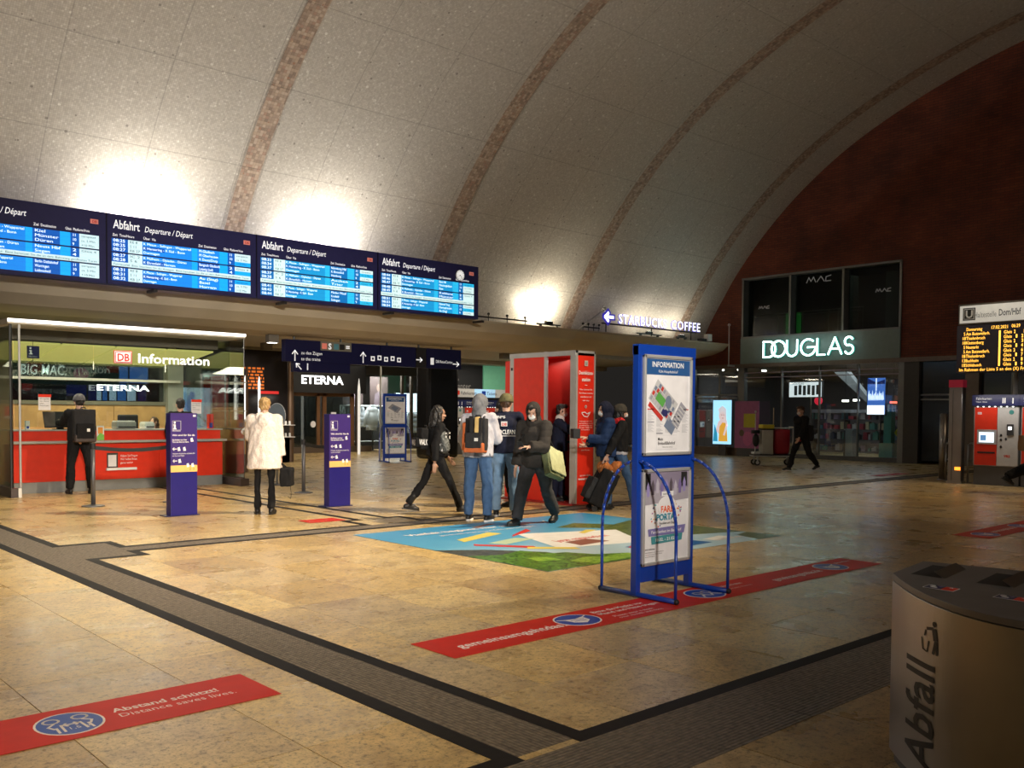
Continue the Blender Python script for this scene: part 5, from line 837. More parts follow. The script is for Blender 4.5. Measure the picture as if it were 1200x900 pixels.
rows = ['Donnerstag', 'Am Butzweilerh.', 'Thielenbruch', 'Klettenberg', 'Neumarkt', 'Am Butzweilerh.', 'Thielenbruch', 'Buchheim', 'Schlebusch']; nums = ['', '5', '18', '18', '5', '5', '18', '13', '18']; pl = 3.38
for i, r_ in enumerate(rows):
    z = 3.385-.098*i; G.text(r_, .18, z, .1, AMB, .014, bold=.0, width=.033*len(r_))
    if nums[i]: G.text(nums[i], .125 if len(nums[i]) == 1 else .09, z, .1, AMB, .014, bold=.0, width=.03 if len(nums[i]) == 1 else .065); G.text('Gleis', .955, z, .1, AMB, .014, bold=.0, width=.16); G.text(str(1+i % 2*1), 1.16, z, .1, AMB, .014, bold=.02, width=.03); G.text(str(i if i < 5 else i+1), 1.31, z, .1, AMB, .014, bold=.02, width=.035)
G.text('17.02.2021', .69, 3.40, .1, AMB, .014, bold=.0, width=.33); G.text('06:29', 1.11, 3.41, .1, AMB, .014, bold=.0, width=.17); G.box('light_column', .86, 2.6, .035, .76, .012, .004, AMB)
G.text('Im Rahmen der Linie 5 an den (X) Fristen', .04, 2.50, .1, AMB, .014, bold=.0, width=1.5)
MB().cone((.68, -.98, 0), (.68, -.98, 2.6), .05, .05, 12).cone((.68, -2.3, 0), (.68, -2.3, 2.6), .05, .05, 12).box((.2, -2.4, 2.55), (.75, -.9, 2.62)).build('pole', ALU, ub, True)
lamp('AREA', (20.4, 7.6, 4.6), (21.2, 7.9, 3.8), 5, (1, .9, .7), 1, .2)
ticket_machine('red and grey ticket machine under the underground board at the right', (21.3, 8.24, 0), R(-90)); ticket_machine('red ticket machine at the right picture edge', (21.3, 7.27, 0), R(-90))
lamp('AREA', (20.85, 7.4, 1.95), (21.2, 7.4, 1.0), 7, (1, .95, .9), 1.8, .1)
cu = thing('metal_column', 'brushed steel column with a red panel on top left of the ticket machine', 'column', (21.35, 8.62, 0)); MB().box((-.1, -.15, 0), (.1, .15, 2.2)).build('shaft', STEEL, cu, bev=.02); MB().box((-.105, -.155, 2.15), (.105, .155, 2.32)).build('red_top', M('column_red', (.45, .02, .05), .4, emit=.12), cu); MB().box((-.12, -.17, 0), (.12, .17, .06)).build('foot', STEEL, cu); box('warning_light', (-.125, -.14, .3), (-.105, -.02, .37), M('orange_lamp', (1, .25, .02), .5, emit=2.5), cu)
MB().box((-.108, .05, .06), (-.1, .06, 2.1)).build('seam', DKST, cu)
sp = thing('steel_post', 'round steel post at the left end of the low rail', 'post', (22.2, 9.27, 0)); MB().cone((0, 0, 0), (0, 0, 1.55), .085, .085, 20).build('tube', STEEL, sp, True); MB().cone((0, 0, 1.55), (0, 0, 1.57), .085, .06, 20).build('cap', STEEL, sp); MB().cone((0, 0, 0), (0, 0, .03), .12, .12, 20).build('foot', STEEL, sp)
for i, (x, y) in enumerate(((22.0, 8.95), (21.6, 8.3))):
    t = thing('guard_rail', ['tubular steel guard rail between post and column', 'tubular steel guard rail between column and ticket machine'][i], 'rail', (x, y, 0)); MB().tube([(0, .16, 0), (0, .16, .85), (0, .1, .9), (0, -.1, .9), (0, -.16, .85), (0, -.16, 0)], .025).tube([(0, .16, .5), (0, -.16, .5)], .02).build('frame', STEEL, t, True); box('foot_plate', (-.05, -.2, 0), (.05, .2, .02), STEEL, t)
# ---------------------------------------------------------------- cleaning trolley
ct = thing('cleaning_trolley', 'cleaning trolley with red sack and white bin with yellow lid', 'trolley', (24.38, 15.2, 0), R(-42)); 
MB().box((-.62, -.25, .26), (.62, .25, .30)).build('deck', ALU, ct, bev=.01); MB().box((-.62, -.25, .31), (.5, .25, .33)).build('mat', BLACK, ct)
for x in (-.5, .5):
    for y in (-.2, .2):
        w_ = MB().cone((x, y-.02, .09), (x, y+.02, .09), .09, .09, 18).build('wheel', RUBBER, ct); MB().cone((x, y-.025, .09), (x, y+.025, .09), .05, .05, 12).build('hub', ALU, w_); MB().box((x-.02, y-.03, .12), (x+.02, y+.03, .26)).build('fork', ALU, ct)
MB().box((-.36, -.2, .33), (-.03, .2, 1.1)).build('white_bin', M('bin_white', (.55, .55, .50), .5), ct, bev=.02); MB().box((-.37, -.22, 1.1), (-.01, .22, 1.22)).build('yellow_lid', M('lid_yellow', (.75, .62, .04), .4), ct, bev=.02); box('lid_band', (-.375, -.21, 1.06), (0, .21, 1.1), BLACK, ct)
b = MB(); N = 28
for k, (z, s) in enumerate(((.34, .82), (.4, .95), (.6, 1.0), (.8, .97), (1.0, 1.0), (1.08, .98))):
    for i in range(N): a = 2*pi*i/N; q_ = s*(1+.05*sin(a*7+z*6)); b.v.append((.25+.235*q_*(abs(cos(a))**.5)*(1 if cos(a) > 0 else -1), .21*q_*(abs(sin(a))**.5)*(1 if sin(a) > 0 else -1), z))
for k in range(5):
    for i in range(N): b.f.append((k*N+i, k*N+(i+1) % N, (k+1)*N+(i+1) % N, (k+1)*N+i))
b.f += [tuple(range(N-1, -1, -1)), tuple(range(5*N, 6*N))]; b.build('red_sack', M('sack_red', (.38, .012, .03), .45, bump=.5, bscale=9), ct, True)
MB().tube([(.02, 0, .3), (.02, 0, 1.72)], .016).build('broom_pole', M('pole_tan', (.5, .4, .28), .4), ct); MB().tube([(-.52, 0, .3), (-.52, 0, 1.55)], .014).build('mop_pole', ALU, ct); MB().ball((-.52, 0, 1.6), .035).build('grip', WHITE, ct)
MB().tube([(.55, -.2, .3), (.55, -.2, 1.15), (.55, .2, 1.15), (.55, .2, .3)], .016).tube([(0, -.21, 1.12), (.52, -.21, 1.12), (.52, .21, 1.12), (0, .21, 1.12), (0, -.21, 1.12)], .014).build('handle_frame', ALU, ct, True); MB().box((-.6, -.18, .33), (-.4, .18, .4)).build('mop_pad', WHITE, ct, bev=.02); MB().ball((-.5, 0, .75), (.1, .13, .2)).box((-.6, -.15, .95), (-.42, .15, 1.05)).build('cloth_bundle', BLACK, ct, True)
# ---------------------------------------------------------------- waste bin in the foreground
wb = thing('waste_bin', 'large curved stainless steel waste bin in the right foreground', 'waste bin', (3.95, 1.15, 0)); SH = .82; hl = .69
front = lambda y: -.03-.44*(1-(y/hl)**2)
fy = [-hl+2*hl*i/80 for i in range(81)]; outline = [(front(y), y) for y in fy]+[(.27, hl), (.31, .4), (.33, 0), (.31, -.4), (.27, -hl)]
SL = .07
def slope(b, th=None):
    b.v = [(x, y, z+(SL*x if z > .3 else 0)) for x, y, z in b.v]; return b
slope(MB().prism(outline, .05, SH-.03)).build('body', STEEL, wb, bev=.003); MB().prism([(x*.96+.005, y*.97) for x, y in outline], 0, .05).build('plinth', DKST, wb)
slope(MB().prism([(x*1.0, y*1.0) for x, y in outline], SH-.028, SH)).build('lid', M('lid_steel', (.22, .21, .21), .5, .7, var=.08), wb, bev=.003)
for i, y in enumerate((.55, .28, .01, -.26)):
    x = .10; o = MB(); o.add([(x-.11, y+.07, SH+.001), (x+.11, y+.07, SH+.001), (x+.11, y-.06, SH+.001), (x-.11, y-.06, SH+.001)], [(0, 3, 2, 1)]); slope(o).build('chute_opening', BLACK, wb)
    slope(MB().add([(x-.11, y-.065, SH+.002), (x+.11, y-.065, SH+.002), (x+.11, y-.03, SH+.024), (x-.11, y-.03, SH+.024), (x-.11, y-.075, SH), (x+.11, y-.075, SH)], [(0, 1, 2, 3), (4, 0, 3), (1, 5, 2), (5, 4, 3, 2)])).build('chute_flap', STEEL, wb)
    T = Face((-.15, y-.07, SH+.0015-.15*SL), (0, -1, 0), (1, 0, SL), parent=wb); T.m = T.m @ Matrix.Rotation(-.06, 4, 'Z')
    T.box('sticker', 0, -.055, .125, .06, 0, .0008, PAPER); T.box('blue_field', .004, -.051, .068, .052, .0008, .0008, NAVY); T.box('red_field', .072, -.051, .049, .052, .0008, .0008, RED)
    for px_, py_, r_ in ((.022, -.015, .012), (.035, -.036, .014), (.056, -.02, .007)): T.ell('pictogram', px_, py_, r_, .007, LW if r_ > .01 else M('picto_grey', (.2, .2, .35), .5), .0017, .0006)
    T.strokes('recycling_mark', [[(.09, -.02), (.097, -.01), (.104, -.02), (.09, -.02)]], .003, LW, .0017, .0006)
def onbin(vs, fs, nm, y0, z0, d=.0025):      # u runs along the front from y0 towards the middle, v up
    import bmesh
    me = bpy.data.meshes.new(nm); me.from_pydata([(v[0], v[1], 0) for v in vs], [], fs); bm = bmesh.new(); bm.from_mesh(me); bmesh.ops.triangulate(bm, faces=bm.faces)
    for _ in range(4):
        e = [q for q in bm.edges if q.calc_length() > .02]
        if e: bmesh.ops.subdivide_edges(bm, edges=e, cuts=1); bmesh.ops.triangulate(bm, faces=bm.faces)
    bm.to_mesh(me); bm.free()
    for v in me.vertices: y = y0-v.co.x; v.co = (front(y)-d, y, z0+v.co.y)
    return link(nm, me, LB, wb)
vs, fs = textgeo('Abfall', .25, bold=.012, width=.43); onbin([V((-v.y, v.x, 0)) for v in vs], fs, 'lettering', .37, .10)
def poly_on(pts, nm, y0, z0): onbin([V((x, y, 0)) for x, y in pts], [tuple(range(len(pts)))], nm, y0, z0)
def bar_on(a, b_, w_, nm, y0=.445, z0=.575):
    a, b_ = V(a), V(b_); t_ = (b_-a).normalized(); q = V((-t_.y, t_.x))*w_/2; poly_on([tuple(a-q), tuple(b_-q), tuple(b_+q), tuple(a+q)], nm, y0, z0)
poly_on([(.072+.011*cos(i*pi/6), .118+.011*sin(i*pi/6)) for i in range(12)], 'pictogram_head', .445, .575)
for a, b_, w_ in (((.07, .10), (.08, .055), .024), ((.068, .1), (.03, .092), .012), ((.08, .055), (.066, .0), .011), ((.084, .055), (.088, .0), .011), ((.0, .05), (.008, .004), .006), ((.008, .006), (.034, .0), .006), ((.034, .0), (.042, .045), .006), ((.024, .085), (.018, .06), .008)): bar_on(a, b_, w_, 'pictogram')
# ---------------------------------------------------------------- people
TMP = bpy.data.scenes.new('tmp')
def DG():
    with bpy.context.temp_override(scene=TMP, view_layer=TMP.view_layers[0]): dg = bpy.context.evaluated_depsgraph_get(); dg.update(); return dg
def remesh(mb, vox, name, smooth=4, noise_amp=0, noise_s=6, cut=None, quilt=0, seed=0, post=None):
    me = bpy.data.meshes.new('r'); me.from_pydata(mb.v, [], mb.f); o = bpy.data.objects.new('r', me); TMP.collection.objects.link(o)
    m = o.modifiers.new('r', 'REMESH'); m.mode = 'VOXEL'; m.voxel_size = vox; m.use_smooth_shade = True
    s = o.modifiers.new('s', 'SMOOTH'); s.iterations = smooth; s.factor = .5
    dg = DG(); out = bpy.data.meshes.new_from_object(o.evaluated_get(dg)); out.name = name
    bpy.data.objects.remove(o); bpy.data.meshes.remove(me)
    if noise_amp or quilt or post:
        n_ = len(out.vertices); co = np.empty(n_*3, 'f'); no = np.empty(n_*3, 'f'); out.vertices.foreach_get('co', co); out.vertices.foreach_get('normal', no)
        co = co.reshape(-1, 3); no = no.reshape(-1, 3); d = np.zeros(n_)
        if noise_amp:
            q = co*noise_s*np.array((1, 1, .6))+seed
            for a_, w_ in ((1.0, 1.0), (2.1, .6), (3.7, .35)):
                x_, y_, z_ = (q*a_).T; d += noise_amp*w_*.8*np.sin(1.9*x_+2.3*np.sin(1.3*y_+.7*z_+a_))*np.cos(1.7*z_+1.9*np.sin(1.1*x_-1.6*y_+2*a_))
        if quilt: d += quilt*(np.abs(np.sin(co[:, 2]*pi/.085))**.6-.6)
        co = co+no*d[:, None]
        if post: co = post(co)
        out.vertices.foreach_set('co', co.astype('f').ravel()); out.update()
    if cut:
        import bmesh
        bm = bmesh.new(); bm.from_mesh(out); dl = [f for f in bm.faces if cut(f.calc_center_median())]; bmesh.ops.delete(bm, geom=dl, context='FACES'); bm.to_mesh(out); bm.free()
    return out
def rotm(r, f, u): return Matrix((r, f, u)).transposed()
SKIN = M('skin_light', (.60, .36, .26), .5); SKD = M('skin_mid', (.42, .24, .16), .5); EYEW = M('eye_dark', (.03, .02, .02), .3)
def cloth(c, nm): return M('cloth_'+nm, c, .85, var=.12, scale=14, bump=.35, bscale=120, spec=.2)
def person(label, x, y, az, h=1.75, legs=((8, 2, 5), (-6, 2, 3)), arms=((8, 8, 12, 0), (-4, 8, 12, 0)), lean=2, head=(0, 0), top=None, pants=None, shoes=None, hair=None, hat=None, hood=None, mask=None, scarf=None, bld=1.0, skin=SKIN, hands=True, z0=0, gloves=None, group=None, slim=1.0):
    k = h/1.75; t = thing('person', label, 'person', (x, y, z0), R(az-90), group); J = {}
    up = V((0, sin(R(lean)), cos(R(lean)))); fwd = V((0, cos(R(lean)), -sin(R(lean)))); X = V((1, 0, 0))
    hip = V((0, 0, 0)); jl = []
    for s, lg in ((-1, legs[0]), (1, legs[1])):
        f, ab, kn = (R(a) for a in lg[:3]); tp = R(lg[3]) if len(lg) > 3 else 0
        H0 = hip+X*s*.092*k*bld; K = H0+.43*k*V((s*sin(ab), sin(f), -cos(f))).normalized(); A = K+.425*k*V((s*sin(ab)*.3, sin(f-kn), -cos(f-kn))).normalized()
        yaw = R(lg[4]) if len(lg) > 4 else s*.12; fd = V((sin(yaw)*cos(tp), cos(yaw)*cos(tp), -sin(tp))); T = A+fd*.15*k-V((0, 0, .05*k))
        jl.append((H0, K, A, fd)); 
    low = min(min(a.z-.085*k*cos(math.asin(-fd.z)) - max(0, -fd.z)*0, (a+fd*.17*k).z-.075*k) for _, _, a, fd in jl)
    dz = V((0, 0, -low)); hip = hip+dz; jl = [(a+dz, b+dz, c+dz, d) for a, b, c, d in jl]
    P = lambda q, r=0: hip+up*q*k+X*r*k
    nb = P(.50); sh = [P(.49, s*.175*bld)-up*.02*k for s in (-1, 1)]
    hy, hp = R(head[0]), R(head[1]-lean*.6); hf = V((-sin(hy)*cos(hp), cos(hy)*cos(hp), sin(hp))); hr = V((cos(hy), sin(hy), 0)); hu = hr.cross(hf).normalized(); HC = nb+up*.10*k+hf*.02*k+hu*.075*k
    HM = rotm(hr, hf, hu); Hd = lambda r, f, u: HC+(hr*r+hf*f+hu*u)*k
    al = []
    for i, (s, am) in enumerate(((-1, arms[0]), (1, arms[1]))):
        f, ab, e, inw = (R(a) for a in am[:4]); S0 = sh[i]; d1 = V((s*sin(ab), sin(f)*cos(ab), -cos(f)*cos(ab))); E = S0+d1*.30*k
        d2 = V((-s*sin(inw), sin(f+e)*cos(inw), -cos(f+e)*cos(inw))) if inw else V((s*sin(ab)*.5, sin(f+e), -cos(f+e))); d2.normalize(); Wr = E+d2*.255*k; al.append((S0, E, Wr, d2))
    J.update(hip=hip, legs=jl, arms=al, head=HC, hf=hf, hu=hu, hr=hr, up=up, neck=nb, k=k, root=t, P=P)
    # body: one continuous skin
    b = MB(); tm_ = rotm(X, fwd, up)
    b.ball(P(.03), (.150*k*bld, .105*k, .11*k), tm_); b.ball(P(.18), (.13*k*bld, .095*k, .13*k), tm_); b.ball(P(.36), (.16*k*bld, .11*k, .15*k), tm_); b.caps(sh[0], sh[1], .055*k, .055*k)
    b.caps(nb-up*.03*k, Hd(0, -.02, -.04), .062*k, .054*k)
    for H0, K, A, fd in jl:
        b.caps(H0, K, .082*k*slim, .055*k*slim); b.caps(K, K.lerp(A, .35), .053*k*slim, .055*k*slim); b.caps(K.lerp(A, .35), A, .055*k*slim, .036*k); b.caps(A-V((0, 0, .03*k)), A+fd*.12*k-V((0, 0, .045*k)), .035*k, .03*k)
    b.ball(Hd(0, -.012, .03), (.077*k, .093*k, .085*k), HM); b.ball(Hd(0, .018, -.035), (.060*k, .07*k, .082*k), HM); b.ball(Hd(0, .05, -.095), (.028*k, .028*k, .024*k), HM)
    b.caps(Hd(0, .082, .012), Hd(0, .104, -.025), .009*k, .014*k, 8); b.ball(Hd(0, .088, -.062), (.026*k, .012*k, .009*k), HM); b.ball(Hd(0, .076, .03), (.05*k, .014*k, .012*k), HM)
    for s in (-1, 1): b.ball(Hd(s*.077, -.01, -.01), (.01*k, .02*k, .032*k), HM); b.ball(Hd(s*.038, .066, -.028), (.022*k, .018*k, .02*k), HM)
    for i, (S0, E, Wr, d2) in enumerate(al):
        s = (-1, 1)[i]; b.caps(S0, E, .048*k, .038*k); b.caps(E, E.lerp(Wr, .3), .040*k, .039*k); b.caps(E.lerp(Wr, .3), Wr, .039*k, .026*k)
        side = d2.cross(V((s, 0, 0))); side = (side if side.length > .2 else d2.cross(V((0, 1, 0)))).normalized(); pn = d2.cross(side).normalized()
        if len(arms[i]) > 4: pn, side = side, -pn
        fw2 = (V((0, 1, 0))-d2*d2.y); fw2 = side if fw2.length < .3 else fw2.normalized(); pm = d2.cross(fw2).normalized()
        inn = pm if pm.x*s < 0 else -pm; Hc = Wr+d2*.055*k; b.ball(Hc, (.016*k, .040*k, .048*k), rotm(inn, fw2, d2))
        curl = arms[i][5] if len(arms[i]) > 5 else .35
        for q in range(4):
            o_ = Hc+d2*.036*k+fw2*(.027-.018*q)*k; L_ = (.044, .05, .047, .036)[q]*k; m1 = o_+(d2*cos(curl*.5)+inn*sin(curl*.5))*L_; m2 = m1+(d2*cos(curl*1.6)+inn*sin(curl*1.6))*L_*.8; b.caps(o_, m1, .0095*k, .0088*k, 8); b.caps(m1, m2, .0088*k, .0075*k, 8)
        o_ = Hc-d2*.01*k+fw2*.034*k; m1 = o_+(fw2*.55+d2*.6+inn*.4).normalized()*.036*k; b.caps(o_, m1, .012*k, .010*k, 8); b.caps(m1, m1+(d2*.8+inn*.5).normalized()*.028*k, .010*k, .008*k, 8)
        J['hand%d' % i] = Hc+d2*.05*k+inn*.02*k
    link('body', remesh(b, .008, 'body', 3), skin, t)
    if not hood or True:
        for s in (-1, 1):
            MB().ball(Hd(s*.031, .078, .004), (.011*k, .006*k, .007*k), HM, 10, 6).build('eye', EYEW, t, True)
    # trousers
    if pants:
        c, th = pants[0], max(.013, pants[1]); b = MB(); b.ball(P(.04), ((.158+th)*k*bld, (.112+th)*k, .11*k), tm_)
        for H0, K, A, fd in jl:
            b.caps(H0, K, (.084+th)*k*slim, (.058+th)*k*slim); En = A+V((0, 0, .01*k)) if len(pants) < 3 else K.lerp(A, pants[2]); b.caps(K, K.lerp(En, .3), (.057+th)*k*slim, (.056+th)*k*slim); b.cone(K.lerp(En, .3), En, (.057+th)*k*slim, (.047+th*.8)*k)
        link('trousers', remesh(b, .0125, 'trousers', 2, .011, 10, seed=x), c, t)
    if shoes:
        c, so = shoes[0], shoes[1]; bt = len(shoes) > 2
        for H0, K, A, fd in jl:
            r_ = V((fd.y, -fd.x, 0)).normalized(); n_ = r_.cross(fd).normalized()
            if n_.z < 0: n_ = -n_
            FM = rotm(r_, fd, n_); base = A-n_*.082*k; b = MB(); b.ball(base+fd*.045*k+n_*.045*k, (.042*k, .11*k, .052*k), FM); b.ball(base+fd*.13*k+n_*.03*k, (.047*k, .075*k, .036*k), FM); b.ball(base-fd*.03*k+n_*.045*k, (.037*k, .042*k, .045*k), FM)
            b.caps(base+n_*.05*k, A+(K-A).normalized()*(.16 if bt else .015)*k, .043*k, .05*k if bt else .042*k)
            def flat(p, base=base, n_=n_):
                nn = np.array(n_); d = (p-np.array(base)) @ nn-.012*k; return p-np.minimum(d, 0)[:, None]*nn
            sho = link('shoe', remesh(b, .009, 'shoe', 2, post=flat), c, t)
            pts = [(.047*cos(a)*k, (.055+.148*sin(a))*k) for a in [2*pi*i/18 for i in range(18)]]
            sm_ = Matrix.Translation(base) @ FM.to_4x4(); s2 = MB().prism([(p[0]*(1.05 if p[1] > .05*k else .88), p[1]) for p in pts], 0, .028*k if so is not LB else .018*k); s2.v = [tuple(sm_ @ V(v)) for v in s2.v]; s2.build('sole', so, sho)
    if top:
        c, th, hem, q = top['c'], top.get('t', .03), top.get('hem', -.06), top.get('quilt', 0); b = MB()
        b.ball(P(.36), ((.163+th)*k*bld, (.115+th)*k, .155*k), tm_); b.caps(sh[0]-up*.005, sh[1]-up*.005, (.055+th*.7)*k, (.055+th*.7)*k); b.ball(P(.2), ((.142+th)*k*bld, (.105+th)*k, .15*k), tm_)
        fl_ = top.get('flare', 0); b.cone(P(.34), P(hem), (.16+th)*k*bld, (.165+th+fl_)*k*bld, 20, .72, .78, side=X); b.caps(nb-up*.06*k, nb+up*.015*k, (.07+th*.5)*k, (.062+th*.3)*k)
        for i, (S0, E, Wr, d2) in enumerate(al):
            at = th*top.get('arm', .8); b.caps(S0, E, (.05+at)*k, (.042+at)*k); We = Wr-d2*.01*k; b.cone(E, We, (.042+at)*k, (.031+at)*k); b.ball(E, (.043+at)*k)
        link(top.get('name', 'jacket'), remesh(b, .0125, 'jacket', 3, top.get('noise', .009), 8, quilt=q, seed=y), c, t)
        if top.get('collar'): b = MB().caps(nb+up*.0*k, nb+up*.035*k, .095*k, .088*k); link('collar', remesh(b, .01, 'collar', 2, .004), top['collar'], t)
    if hair:
        c, kind = hair; b = MB(); b.ball(Hd(0, -.026, .04), (.087*k, .098*k, .092*k), HM)
        if kind == 'short': b.ball(Hd(0, -.06, -.02), (.07*k, .05*k, .06*k), HM); b.ball(Hd(.01, .04, .095), (.06*k, .06*k, .035*k), HM)
        if kind == 'long': b.caps(Hd(0, -.06, .0), Hd(0, -.075, -.22), .075*k, .075*k); b.caps(Hd(-.06, -.02, 0), Hd(-.075, .0, -.18), .035*k, .04*k); b.caps(Hd(.06, -.02, 0), Hd(.075, 0, -.18), .035*k, .04*k)
        if kind == 'curly': b.ball(Hd(0, -.03, .05), (.115*k, .12*k, .11*k), HM); b.caps(Hd(-.08, -.03, 0), Hd(-.09, -.02, -.1), .045*k, .05*k); b.caps(Hd(.08, -.03, 0), Hd(.09, -.02, -.1), .045*k, .05*k)
        link('hair', remesh(b, .009, 'hair', 1, .010 if kind != 'curly' else .016, 28, seed=3), c, t)
    if hat: b = MB().ball(Hd(0, -.018, .055), (.100*k, .115*k, .090*k), HM); b.cone(Hd(0, -.018, .01), Hd(0, -.018, .05), .104*k, .104*k, 20, 1.08); link('hat', remesh(b, .010, 'hat', 2, .004, 20), hat, t)
    if hood:
        b = MB(); b.ball(Hd(0, -.015, .02), (.108*k, .128*k, .125*k), HM); b.caps(Hd(0, -.02, -.06), nb+up*.01*k, .095*k, .115*k); b.ball(Hd(0, -.1, -.03), (.07*k, .06*k, .1*k), HM)
        def cf(p): q_ = p-HC; return q_.dot(hf) > .055*k and -.10*k < q_.dot(hu) < .082*k and abs(q_.dot(hr)) < .072*k
        o = link('hood', remesh(b, .0105, 'hood', 3, .006, 12, cut=cf), hood, t); so_ = o.modifiers.new('thickness', 'SOLIDIFY'); so_.thickness = .012; so_.offset = -1
    if mask: b = MB().ball(Hd(0, .062, -.045), (.054*k, .052*k, .045*k), HM); link('face_mask', remesh(b, .008, 'mask', 2), mask, t)
    if scarf:
        b = MB()
        for i in range(14): a = 2*pi*i/14; a2 = 2*pi*(i+1)/14; ce = nb+up*.03*k; b.caps(ce+X*.095*k*cos(a)+V((0, .09*k*sin(a)+.02, 0)), ce+X*.095*k*cos(a2)+V((0, .09*k*sin(a2)+.02, 0)), .060*k, .060*k)
        b.ball(nb+up*-.04*k+V((0, .13*k, 0)), (.09*k, .06*k, .09*k)); link('scarf', remesh(b, .011, 'scarf', 2, .014, 14), scarf, t)
    return J
def attach(J, name, lb, cat):            # a thing carried by a person: its own root at the person's place
    r = J['root']; return thing(name, lb, cat, tuple(r.location), r.rotation_euler.z)
def backpack(J, lb, w_, h, d, main, front, panel=None, base=None, straps=None, label_c=None, off=.0, z=.16, tilt=0):
    t = attach(J, 'backpack', lb, 'backpack'); k = J['k']; up = J['up']; c0 = J['P'](z)+V((off, -.17*k, 0)); X = V((1, 0, 0)); bk = -V((0, up.z, -up.y)); m = Matrix.Translation(c0) @ rotm(X, -bk, up).to_4x4()
    def bb(a, b_, vox=.012, nz=.005): q = MB().box(a, b_, m); return remesh(q, vox, 'pack', 5, nz, 10)
    link('main_pocket', bb((-w_/2, -d, 0), (w_/2, .0, h)), main, t); link('front_pocket', bb((-w_*.4, -d-.07, .03), (w_*.4, -d+.02, h*.55)), front, t)
    if panel: link('top_flap', bb((-w_*.38, -d-.03, h*.55), (w_*.38, -d+.03, h*.97)), panel, t)
    if base: link('base_pocket', bb((-w_*.48, -d-.06, -.03), (w_*.48, .0, .10)), base, t)
    for s in (-1, 1):
        a = J['P'](.47, s*.10)+V((0, -.12*k, 0)); a2 = J['P'](.525, s*.105)+V((0, 0, .01)); a3 = J['P'](.40, s*.12)+V((0, .15*k, 0)); a4 = J['P'](.2, s*.16)+V((0, .06, 0))
        MB().tube([a, a2, a3, a4], .016, 6).build('strap', straps or BLACK, t, True)
    hd_ = [m @ V((-.04, -.01, h)), m @ V((-.03, -.02, h+.04)), m @ V((.03, -.02, h+.04)), m @ V((.04, -.01, h))]; MB().tube(hd_, .009, 6).build('handle', BLACK, t)
    if label_c: q = MB().box((.02, -d-.078, h*.28), (.07, -d-.068, h*.38), m); q.build('tag', label_c, t)
    return t, m
BK = cloth((.012, .012, .013), 'black'); BK2 = cloth((.03, .03, .032), 'charcoal'); DNB = cloth((.06, .12, .24), 'denim_blue'); DNL = cloth((.20, .32, .48), 'denim_pale'); NV = cloth((.012, .015, .035), 'navy'); PUFF = cloth((.035, .032, .030), 'puffer_black'); BLP = cloth((.015, .035, .10), 'puffer_blue')
WSO = M('sole_white', (.75, .73, .70), .6); SB = M('shoe_black', (.012, .012, .012), .5); SBR = M('shoe_brown', (.16, .08, .04), .5); SW = M('shoe_white', (.75, .75, .73), .5)
HBK = M('hair_black', (.012, .010, .009), .5, var=.3, scale=60); HBR = M('hair_brown', (.07, .035, .018), .5, var=.3, scale=60); HBL = M('hair_blond', (.42, .27, .11), .5, var=.35, scale=60)
MASKW = M('mask_white', (.8, .8, .8), .7)
# 1 customer with backpack at the counter
J = person('person in black with a large grey and black backpack standing at the red counter', 5.42, 17.5, 82, 1.80, legs=((3, 7, 2), (-4, 7, 2)), arms=((55, 12, 35, 0), (10, 8, 60, 25)), top=dict(c=BK, t=.035, hem=-.02), pants=(BK, .02), shoes=(SB, LB), hair=(HBK, 'short'), head=(0, -6), hat=M('cap_grey', (.10, .10, .11), .7))
backpack(J, 'large black and dark grey backpack on the person at the red counter', .36, .55, .17, BK2, BK, base=M('pack_brown', (.06, .045, .04), .7), label_c=WHITE, z=.0, off=.03)
# 2 customer hidden by the pillar
person('person in a long dark coat at the counter, half hidden by the left blue pillar', 7.32, 17.62, 80, 1.76, top=dict(c=BK, t=.04, hem=-.42, flare=.03, name='coat'), pants=(BK, .015), shoes=(SBR, LB), hair=(HBK, 'short'), arms=((15, 6, 40, 10), (15, 6, 40, 10)), legs=((4, 6, 3), (-3, 4, 2)))
# 3 clerk
person('seated clerk with long brown hair behind the red counter', 7.46, 19.3, -120, 1.68, legs=((85, 6, 85), (85, 6, 85)), arms=((30, 8, 60, 20), (30, 8, 60, 20)), top=dict(c=NV, t=.015, hem=.0, name='blouse'), pants=(NV, .01), shoes=(SB, LB), hair=(HBR, 'long'), head=(-20, -5), z0=.08, mask=None)
# 4 woman in the white coat
FUR = M('fur_white', (.86, .77, .70), .95, var=.12, scale=26, bump=1.0, bscale=60)
J = person('person with short blond hair in a knee-length white fur coat and black tights', 6.4, 12.42, 55, 1.72, legs=((2, 1, 2), (-3, 2, 2)), arms=((28, 8, 55, 6), (-4, 9, 10, 0)), top=dict(c=FUR, t=.055, hem=-.26, flare=.035, noise=.012, name='fur_coat', arm=.7), pants=(BK, .0), shoes=(SB, LB, 1), hair=(HBL, 'short'), head=(0, -6), slim=.68)
link('coat_collar', remesh(MB().caps(J['neck']-V((.06, .03, 0)), J['neck']+V((.06, -.03, .0)), .075, .075).caps(J['neck']+V((0, -.06, -.03)), J['neck']+V((0, -.09, -.07)), .09, .1), .012, 'c', 2, .01, 14), FUR, J['root'])
t = attach(J, 'handbag', 'black shoulder bag carried low by the person in the white fur coat', 'bag'); c = J['hand1']+V((.06, .0, -.33))
link('bag_body', remesh(MB().box((c.x-.04, c.y-.20, c.z), (c.x+.12, c.y+.2, c.z+.26)), .012, 'bag', 6, .012, 7), BK, t); MB().tube([c+V((.04, -.12, .24)), J['hand1']+V((.02, -.05, .0)), J['hand1']+V((.02, .05, .0)), c+V((.04, .12, .24))], .009).build('handle', BK, t)
